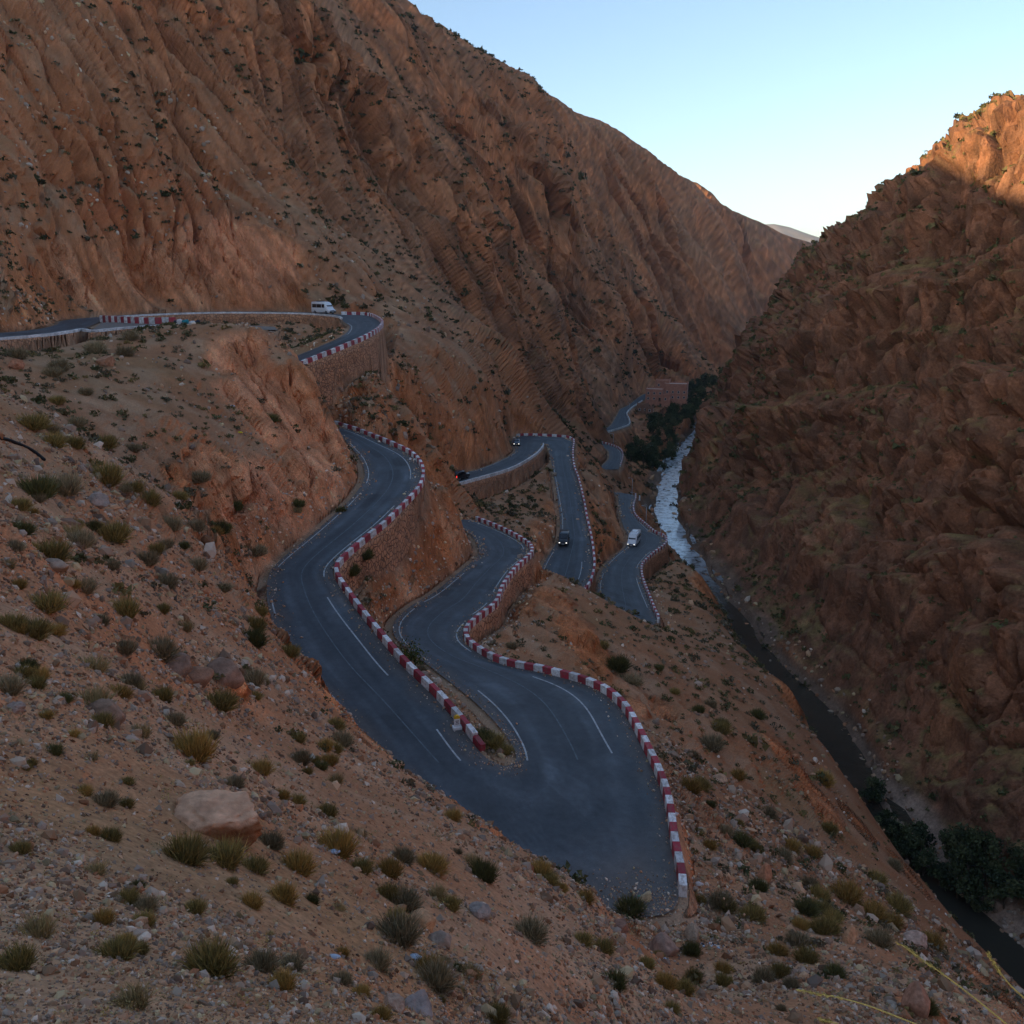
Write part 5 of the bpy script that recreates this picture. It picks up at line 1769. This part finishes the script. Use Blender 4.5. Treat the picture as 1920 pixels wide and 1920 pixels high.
# leafy bush by the inside of the hairpin
def leaf_bush(name, px, py, wpx, hpx, label, cols, n=900, seed=5):
    p = hit(px, py) if not isinstance(px, np.ndarray) else px
    dep = p[1] * CP - p[2] * SP
    R, H = wpx / F * dep / 2, hpx / F * dep
    root = empty(name, tuple(p), label=label, category='bush')
    gg = np.random.default_rng(seed)
    mb = MB()
    tips = []
    for k in range(9):
        a = gg.uniform(0, 6.28)
        t = np.array([math.cos(a) * R * gg.uniform(.2, .8), math.sin(a) * R * gg.uniform(.2, .8), H * gg.uniform(.5, .9)])
        mb.tube([(0, 0, -0.1), tuple(t * 0.5 + gg.normal(0, .05, 3)), tuple(t)], [0.03, 0.02, 0.008], 5)
        tips.append(t)
    obj('stems', mb.mesh('stems', M_BARK), root)
    V, Fc, C = [], [], []
    for i in range(n):
        t = tips[gg.integers(0, 9)]
        c = t * gg.uniform(0.35, 1.05) + gg.normal(0, 1, 3) * np.array([R * .28, R * .28, H * .16])
        a = gg.normal(size=3); a /= np.linalg.norm(a)
        b = np.cross(a, gg.normal(size=3)); b /= np.linalg.norm(b)
        s = 0.10 * gg.uniform(.7, 1.5)
        k = len(V)
        V += [c + a * s, c + b * s * .5, c - a * s, c - b * s * .5]
        Fc.append((k, k + 1, k + 2, k + 3))
        C += [np.array(cols[gg.integers(0, len(cols))]) * gg.uniform(.7, 1.3)] * 4
    obj('foliage', np_mesh('foliage', np.array(V), np.array(Fc), M_VEG, False, np.array(C)), root)
    return root

M_BARK = plain('grey_bark', (0.12, 0.09, 0.065), 0.9, 0.3, 8)
leaf_bush('leafy_bush', Pz(768, 1262, -31.8), 1262, 70, 62, 'leafy green bush behind the parapet inside the hairpin', [(0.05, 0.075, 0.02), (0.08, 0.105, 0.025), (0.16, 0.15, 0.03)])

# ---------------------------------------------------------------- riverside trees
def tree_parts(seed, n, H, R, cols, trunk_r=0.16):
    gg = np.random.default_rng(seed)
    mb = MB()
    ends = []
    mb.tube([(0, 0, -0.4), (gg.normal(0, .1), gg.normal(0, .1), H * .25), (gg.normal(0, .2), gg.normal(0, .2), H * .5)], [trunk_r * 1.3, trunk_r, trunk_r * .7], 7)
    for k in range(11):
        a = k * 2.4 + gg.uniform(-.4, .4)
        rr = R * gg.uniform(.3, .85)
        e = np.array([math.cos(a) * rr, math.sin(a) * rr, H * gg.uniform(.42, .95)])
        mb.tube([(0, 0, H * gg.uniform(.22, .45)), tuple(e * np.array([.5, .5, .85])), tuple(e)], [trunk_r * .5, trunk_r * .3, trunk_r * .1], 5)
        ends.append(e)
    ends.append(np.array([0, 0, H * .95]))
    trunk = mb.mesh('trunk', M_BARK, True)
    ci = gg.integers(0, len(ends), n)
    E_ = np.array(ends)[ci]
    dirs = gg.normal(size=(n, 3))
    dirs /= np.linalg.norm(dirs, axis=1)[:, None]
    c = E_ + dirs * (gg.random((n, 1)) ** .5) * np.array([R * .42, R * .42, H * .17])
    a = gg.normal(size=(n, 3)); a /= np.linalg.norm(a, axis=1)[:, None]
    b = np.cross(a, gg.normal(size=(n, 3))); b /= np.linalg.norm(b, axis=1)[:, None]
    s = (R * 0.085) * gg.uniform(.6, 1.4, (n, 1))
    V = np.stack([c + a * s, c + b * s * .7, c - a * s, c - b * s * .7], 1).reshape(-1, 3)
    tone = np.array(cols)[gg.integers(0, len(cols), len(ends))][ci] * gg.uniform(.75, 1.25, (n, 1))
    crown = np_mesh('crown', V, np.arange(4 * n).reshape(-1, 4), M_VEG, False, np.repeat(tone, 4, 0))
    return trunk, crown

TC = [(0.055, 0.072, 0.034), (0.075, 0.092, 0.042), (0.042, 0.056, 0.030), (0.10, 0.11, 0.05)]
TREES = [tree_parts(300 + q, 1500, 7.0 + q % 3, 2.9 + 0.3 * (q % 2), TC) for q in range(5)]

def tree(name, p, sc, label, group, v):
    root = empty(name, tuple(p), (0, 0, random.uniform(0, 6.28)), label=label, category='tree', group=group)
    root.scale = (sc, sc, sc * random.uniform(.85, 1.15))
    tr, crn = TREES[v % len(TREES)]
    obj('trunk', tr, root)
    obj('crown', crn, root)

gl = 'dark green tree in the riverside grove below the houses'
grove = []
for yy in np.linspace(348, 610, 22):
    for f in (0.0, 1.0, 2.0):
        rx = float(river_x(yy))
        x = rx - 6 - f * (6 + (yy - 340) * 0.012) - random.uniform(-2, 2)
        if yy > 480 and random.random() < .35:
            x = rx + 6 + random.uniform(0, 8)
        grove.append((x, yy + random.uniform(-5, 5)))
def ground(x, y):
    th = math.atan2(x, y)
    r = math.hypot(x, y)
    c = int(np.clip(np.searchsorted(TF, th), 0, len(TF) - 1))
    j = int(np.clip(np.searchsorted(RHO[c], r), 1, NROW - 1))
    return float(V1[c, j, 2])
house_px = [(1220, 1285, 712, 755), (1254, 1294, 676, 700)]
for i, (x, y) in enumerate(grove):
    z = ground(x, y)
    if z > -62:
        continue
    dG = road_d(np.array([x]), np.array([y]))[0]
    if dG < 4:
        continue
    v_ = y * CP - (z + 4) * SP
    u_, w_ = 960 + F * x / v_, 960 - F * (y * SP + (z + 4) * CP) / v_
    if y < 640 and any(a - 8 < u_ < b + 4 and c0 - 4 < w_ < d0 + 14 for a, b, c0, d0 in house_px):
        continue
    tree('tree', (x, y, z), random.uniform(.7, 1.3), gl, 'riverside grove trees', i)
gl2 = 'dark tree at the foot of the gorge wall'
GT = [(1662, 1540, -74), (1700, 1600, -74), (1735, 1610, -73), (1765, 1640, -74), (1800, 1650, -73), (1840, 1675, -73), (1790, 1600, -72), (1850, 1620, -71.5), (1885, 1680, -73), (1905, 1640, -71), (1720, 1560, -72), (1640, 1490, -74), (1930, 1720, -74), (1680, 1560, -73.5), (1820, 1625, -72.5), (1870, 1650, -72)]
for i, (px, py, zz) in enumerate(GT):
    p = Pz(px, py, zz)
    p[2] = min(ground(p[0], p[1]), p[2] + 2)
    tree('tree', p, random.uniform(.55, .85), gl2 + ', ' + ORD[sorted(GT).index(GT[i])], 'gorge bottom trees', i)

# ---------------------------------------------------------------- houses by the river
M_MUD = plain('red_mud_plaster', (0.48, 0.22, 0.145), 0.95, 0.2, 0.8, bumpd=0.05)
M_MUD2 = plain('brown_mud_plaster', (0.27, 0.15, 0.10), 0.95, 0.2, 0.8, bumpd=0.05)
M_ROOF = plain('dusty_flat_roof', (0.62, 0.48, 0.40), 0.95, 0.15, 0.6)
M_PANE = plain('dark_window_pane', (0.02, 0.022, 0.028), 0.15, 0.1, 3, spec=0.6)
M_WTRIM = plain('white_window_trim', (0.62, 0.58, 0.54), 0.8, 0.1, 4)
M_DOOR = plain('brown_wood_door', (0.13, 0.07, 0.04), 0.7, 0.2, 4)

def house(loc, rz, blocks, mat, label, name='house'):
    root = empty(name, tuple(loc), (0, 0, rz), label=label, category='house', group='houses by the river')
    for bi, (x, y, w, d, h, nw) in enumerate(blocks):
        wall = obj('wall', MB().box((x, y, h / 2 - 1.5), (w, d, h + 3)).mesh('wall', mat), root)
        obj('roof', MB().box((x, y, h + 0.06), (w - 0.5, d - 0.5, 0.12)).mesh('roof', M_ROOF), root)
        mb = MB()
        for sx, sy, ww, dd in ((0, -1, w + .16, .3), (0, 1, w + .16, .3), (-1, 0, .3, d - .46), (1, 0, .3, d - .46)):
            mb.box((x + sx * (w / 2 - .07), y + sy * (d / 2 - .07), h + .33), (ww, dd, .9))
        for sx in (-1, 1):
            for sy in (-1, 1):
                mb.box((x + sx * (w / 2 - .08), y + sy * (d / 2 - .08), h + 1.0), (.55, .55, .5), 0, .7)
        obj('roof_parapet', mb.mesh('roof_parapet', mat), root)
        fl = max(1, int(h // 3))
        for q in range(fl):
            for k in range(nw):
                wx_ = x - w / 2 + w * (k + .5) / nw
                zz = 1.0 + q * 3.0
                win = obj('window', MB().box((wx_, y - d / 2 - 0.03, zz + .6), (1.15, .1, 1.4)).mesh('window', M_WTRIM), root)
                obj('pane', MB().box((wx_, y - d / 2 - 0.07, zz + .6), (.85, .08, 1.1)).mesh('pane', M_PANE), win)
            for k in range(2):
                yy_ = y - d / 2 + d * (k + .5) / 2
                for sx in (-1, 1):
                    win = obj('window', MB().box((x + sx * (w / 2 + .03), yy_, 1.6 + q * 3.0), (.1, 1.1, 1.4)).mesh('window', M_WTRIM), root)
                    obj('pane', MB().box((x + sx * (w / 2 + .07), yy_, 1.6 + q * 3.0), (.08, .8, 1.1)).mesh('pane', M_PANE), win)
        if bi == 0:
            obj('door', MB().box((x + w * .32, y - d / 2 - .06, 1.1), (1.3, .1, 2.2)).mesh('door', M_DOOR), root)
    return root

def hz(px, py, z):
    return Pz(px, py, z)
h1 = Pz(1235, 753, -69)
house((h1[0] + 1.5, h1[1] + 5, -69), -0.25, [(-3, 0, 10, 9, 6.2, 3), (8.5, 9, 13, 10, 8.6, 4), (3.5, -2.5, 5, 6, 3.4, 1), (0, 15, 8, 7, 9.6, 2)], M_MUD, 'large red mud house with terraced flat roofs beside the valley road')
h2 = Pz(1268, 699, -65)
house((h2[0], h2[1] + 5, -65.5), -0.15, [(-2, 0, 8, 8, 7.6, 3), (7, 1, 8, 8, 5.6, 3)], M_MUD, 'dark red house among the trees behind the large one')
h3 = Pz(1166, 762, -67.5)
house((h3[0] - 3, h3[1] + 4, -67.6), 0.2, [(0, 0, 3.2, 3.4, 4.4, 1)], M_MUD2, 'small brown hut by the cliff left of the valley road', 'hut')
h4 = Pz(1198, 772, -71)
house((h4[0] + 2, h4[1], -71), -0.2, [(0, 0, 6, 5, 3.6, 2), (4, -4, 4, 4, 2.6, 1)], M_MUD2, 'low brown terraced building below the valley road', 'house')
h5 = Pz(1430, 633, -58)
house((h5[0], h5[1], -58.5), 0.1, [(0, 0, 14, 8, 3.4, 4), (-5, 8, 7, 7, 6.0, 2)], M_MUD2, 'far house with a pale roof at the end of the valley')

# ---------------------------------------------------------------- small things
M_TEAL = plain('teal_cloth', (0.03, 0.22, 0.24), 0.8, 0.2, 4)
M_CLOTH = plain('white_cloth', (0.62, 0.60, 0.58), 0.85, 0.2, 4)
M_NAVY = plain('dark_cloth', (0.03, 0.035, 0.05), 0.85, 0.2, 4)
M_HOSE = plain('black_hose', (0.012, 0.012, 0.013), 0.6, 0.2, 4)
M_BLUEL = plain('pale_blue_plastic', (0.45, 0.55, 0.66), 0.4, 0.2, 4)
M_YELP = plain('yellow_plastic', (0.8, 0.62, 0.02), 0.4, 0.1, 4)
M_GREENP = plain('green_plastic', (0.03, 0.25, 0.16), 0.45, 0.2, 4)

def lump(c, s, mat, seed, parent, name, floor=False):
    import bmesh
    bm = bmesh.new()
    bmesh.ops.create_icosphere(bm, subdivisions=2, radius=1)
    gg = random.Random(seed)
    sh = Vector((gg.random() * 9, gg.random() * 9, 0))
    for v in bm.verts:
        n_ = noise(np.array([[v.co.x * 1.4 + sh.x, v.co.y * 1.4 + sh.y, v.co.z * 1.4]]))[0]
        v.co *= 1 + 0.35 * float(n_)
        v.co.x *= s[0]; v.co.y *= s[1]; v.co.z *= s[2]
        v.co += Vector(c)
    me = bpy.data.meshes.new(name)
    bm.to_mesh(me)
    bm.free()
    me.materials.append(mat)
    for p in me.polygons:
        p.use_smooth = True
    return obj(name, me, parent)

p = Pz(342, 609, -6.83)
b1 = empty('goods_bundle', tuple(p), label='white and teal cloth bundles at the end of the terrace parapet', category='bundle')
lump((-0.35, 0, 0.42), (0.45, 0.4, 0.5), M_CLOTH, 1, b1, 'white_bundle')
lump((0.45, 0.1, 0.36), (0.55, 0.45, 0.42), M_TEAL, 2, b1, 'teal_bundle')
lump((-0.95, 0.1, 0.3), (0.4, 0.35, 0.36), M_NAVY, 3, b1, 'dark_bundle')
p = Pz(366, 610, -6.83)
b2 = empty('goods_bundle', tuple(p), label='pale sacks with a dark one lying on the gravel terrace', category='bundle')
lump((-0.3, 0, 0.3), (0.6, 0.4, 0.36), M_CLOTH, 5, b2, 'pale_sack')
lump((0.4, 0, 0.36), (0.4, 0.36, 0.42), M_NAVY, 6, b2, 'dark_sack')
p = Pz(772, 863, -23.15)
b3 = empty('rubble_heap', tuple(p), label='small heap of broken white concrete by the parapet corner', category='rubble')
for k in range(9):
    a = k * 2.1
    obj('chunk', MB().box((math.cos(a) * .35, math.sin(a) * .3, 0.14 + 0.05 * (k % 3)), (0.32, 0.2, 0.2), a, .7).mesh('chunk', M_WPAINT, bevel=.02), b3)

# black hose on the left scree
hp = [hit(-40, 822), hit(5, 826), hit(30, 834), hit(55, 845), hit(72, 856), hit(84, 866)]
hp = [h + np.array([0, 0, 0.10]) for h in hp]
mb = MB()
mb.tube([tuple(q) for q in cr(np.array(hp), 6)], 0.085, 8)
obj('hose', mb.mesh('hose', M_HOSE, True), None, label='black plastic pipe curving down the scree at the left edge', category='pipe')

def litter(px, py, s, mat, label, seed, name='litter'):
    q = hit(px, py)
    o = empty(name, (q[0], q[1], q[2]), label=label, category='litter')
    lump((0, 0, s * .35), (s, s * .7, s * .45), mat, seed, o, 'crumpled_bag')
    lump((s * .8, s * .2, s * .2), (s * .5, s * .4, s * .3), mat, seed + 1, o, 'scrap')
litter(625, 1600, 0.10, M_BLUEL, 'pale blue plastic bag beside the ochre tuft', 1)
litter(450, 812, 0.22, M_YELP, 'bright yellow plastic scrap on the slope by the rock slab', 2)
litter(436, 762, 0.22, M_BLUEL, 'pale plastic bag high on the rock slab slope', 3)
litter(626, 1797, 0.06, M_BLUEL, 'small blue white wrapper in the foreground gravel', 4)
litter(1246, 1802, 0.16, M_BLUEL, 'white plastic cup under the brown boulder', 5)
litter(776, 1800, 0.09, M_BLUEL, 'crumpled white plastic among foreground tufts', 6)
litter(254, 1060, 0.12, M_CLOTH, 'white wrapper in the grass of the left slope', 7)
litter(1310, 1660, 0.22, M_CLOTH, 'white paper scraps outside the parapet end', 8)
litter(1263, 1528, 0.25, M_CLOTH, 'pale rubble scraps outside the long parapet', 9)
litter(1196, 1684, 0.2, M_GREENP, 'green and white bag against the tan rock at the hairpin end', 10)
q = hit(1335, 1775)
o = empty('litter_pile', (q[0], q[1], q[2]), label='scattered pile of broken pale blue glass and litter on the lower bank', category='litter')
for k in range(26):
    a, rr = random.uniform(0, 6.28), random.uniform(0, .55)
    X, Y = math.cos(a) * rr, math.sin(a) * rr * .7
    z = ground(q[0] + X, q[1] + Y) - q[2]
    obj('scrap', MB().box((X, Y, z + .06), (random.uniform(.06, .16), random.uniform(.04, .1), .05), a, .8).mesh('scrap', random.choice([M_BLUEL, M_BLUEL, M_NAVY, M_CLOTH])), o)

# grass stalks by the camera
M_STALK = plain('dry_grass_stalk', (0.42, 0.33, 0.10), 0.8, 0.2, 30)
def stalk(tip, mid, root_px, d0, d1, label, head=0.45):
    T = ray(*tip); Mi = ray(*mid); Rr = ray(*root_px)
    pts = np.array([T / np.linalg.norm(T) * d0, Mi / np.linalg.norm(Mi) * (d0 * .55 + d1 * .45), Rr / np.linalg.norm(Rr) * d1])
    e = pts[2].copy()
    gz = e.copy()
    gz[2] -= 0.35
    gz[0] += 0.12
    zt = float(base_h(np.array([math.atan2(gz[0], gz[1])]), np.array([math.log(math.hypot(gz[0], gz[1]))]))[0])
    gz[2] = zt - 0.03
    vis_ = cr(pts, 14)
    dn = np.linspace(0, 1, 12)[1:, None]
    path = np.vstack([vis_, pts[2] + (gz - pts[2]) * dn + (pts[2] - pts[1]) * 0.6 * np.sin(dn * math.pi)])
    root = empty('grass_stalk', tuple(gz), label=label, category='grass stalk', group='dry grass stalks in the lower right corner')
    loc = path - gz
    n = len(loc)
    obj('stem', MB().tube([tuple(q) for q in loc], list(np.linspace(0.0010, 0.0022, n)), 5).mesh('stem', M_STALK, True), root)
    mb = MB()
    gg = random.Random(int(tip[0]))
    nh = int(n * head * .62)
    for i in range(0, nh):
        for q in range(4):
            f = i + gg.random()
            a = loc[min(int(f), n - 2)] + (loc[min(int(f) + 1, n - 1)] - loc[min(int(f), n - 2)]) * (f % 1)
            dirv = Vector(loc[max(int(f) - 1, 0)] - loc[min(int(f) + 1, n - 1)]).normalized()
            sd = dirv.cross(Vector((gg.uniform(-1, 1), gg.uniform(-1, 1), gg.uniform(-1, 1)))).normalized()
            A_ = Vector(a)
            L = gg.uniform(.008, .016)
            t_ = A_ + dirv * L + sd * L * .22
            m1 = A_ + dirv * L * .4 + sd * L * .30
            w_ = dirv.cross(sd) * L * .12
            mb.add([A_, m1 + w_, t_, m1 - w_], [(0, 1, 2, 3)])
    obj('seed_head', mb.mesh('seed_head', M_STALK), root)

stalk((1500, 1857), (1610, 1880), (1730, 1925), 2.2, 2.3, 'dry grass stalk arching leftmost at the bottom right')
stalk((1690, 1771), (1800, 1850), (1890, 1922), 2.1, 2.2, 'dry grass stalk rising highest at the bottom right')
stalk((1854, 1790), (1888, 1840), (1930, 1880), 2.0, 2.1, 'dry grass stalk at the very right edge')
stalk((1540, 1912), (1570, 1920), (1620, 1945), 2.2, 2.25, 'dry grass stalk just entering the bottom edge')

# ---------------------------------------------------------------- the air of the valley
hm = bpy.data.materials.new('haze_air')
hm.use_nodes = True
hn = hm.node_tree
for n in list(hn.nodes):
    hn.nodes.remove(n)
pv = hn.nodes.new('ShaderNodeVolumePrincipled')
pv.inputs['Density'].default_value = 6e-5
pv.inputs['Color'].default_value = (0.74, 0.86, 1.0, 1)
pv.inputs['Anisotropy'].default_value = 0.1
oo = hn.nodes.new('ShaderNodeOutputMaterial')
hn.links.new(pv.outputs[0], oo.inputs['Volume'])
obj('haze', MB().box((0, 2500, -120), (9600, 9600, 960)).mesh('haze', hm), kind='stuff')
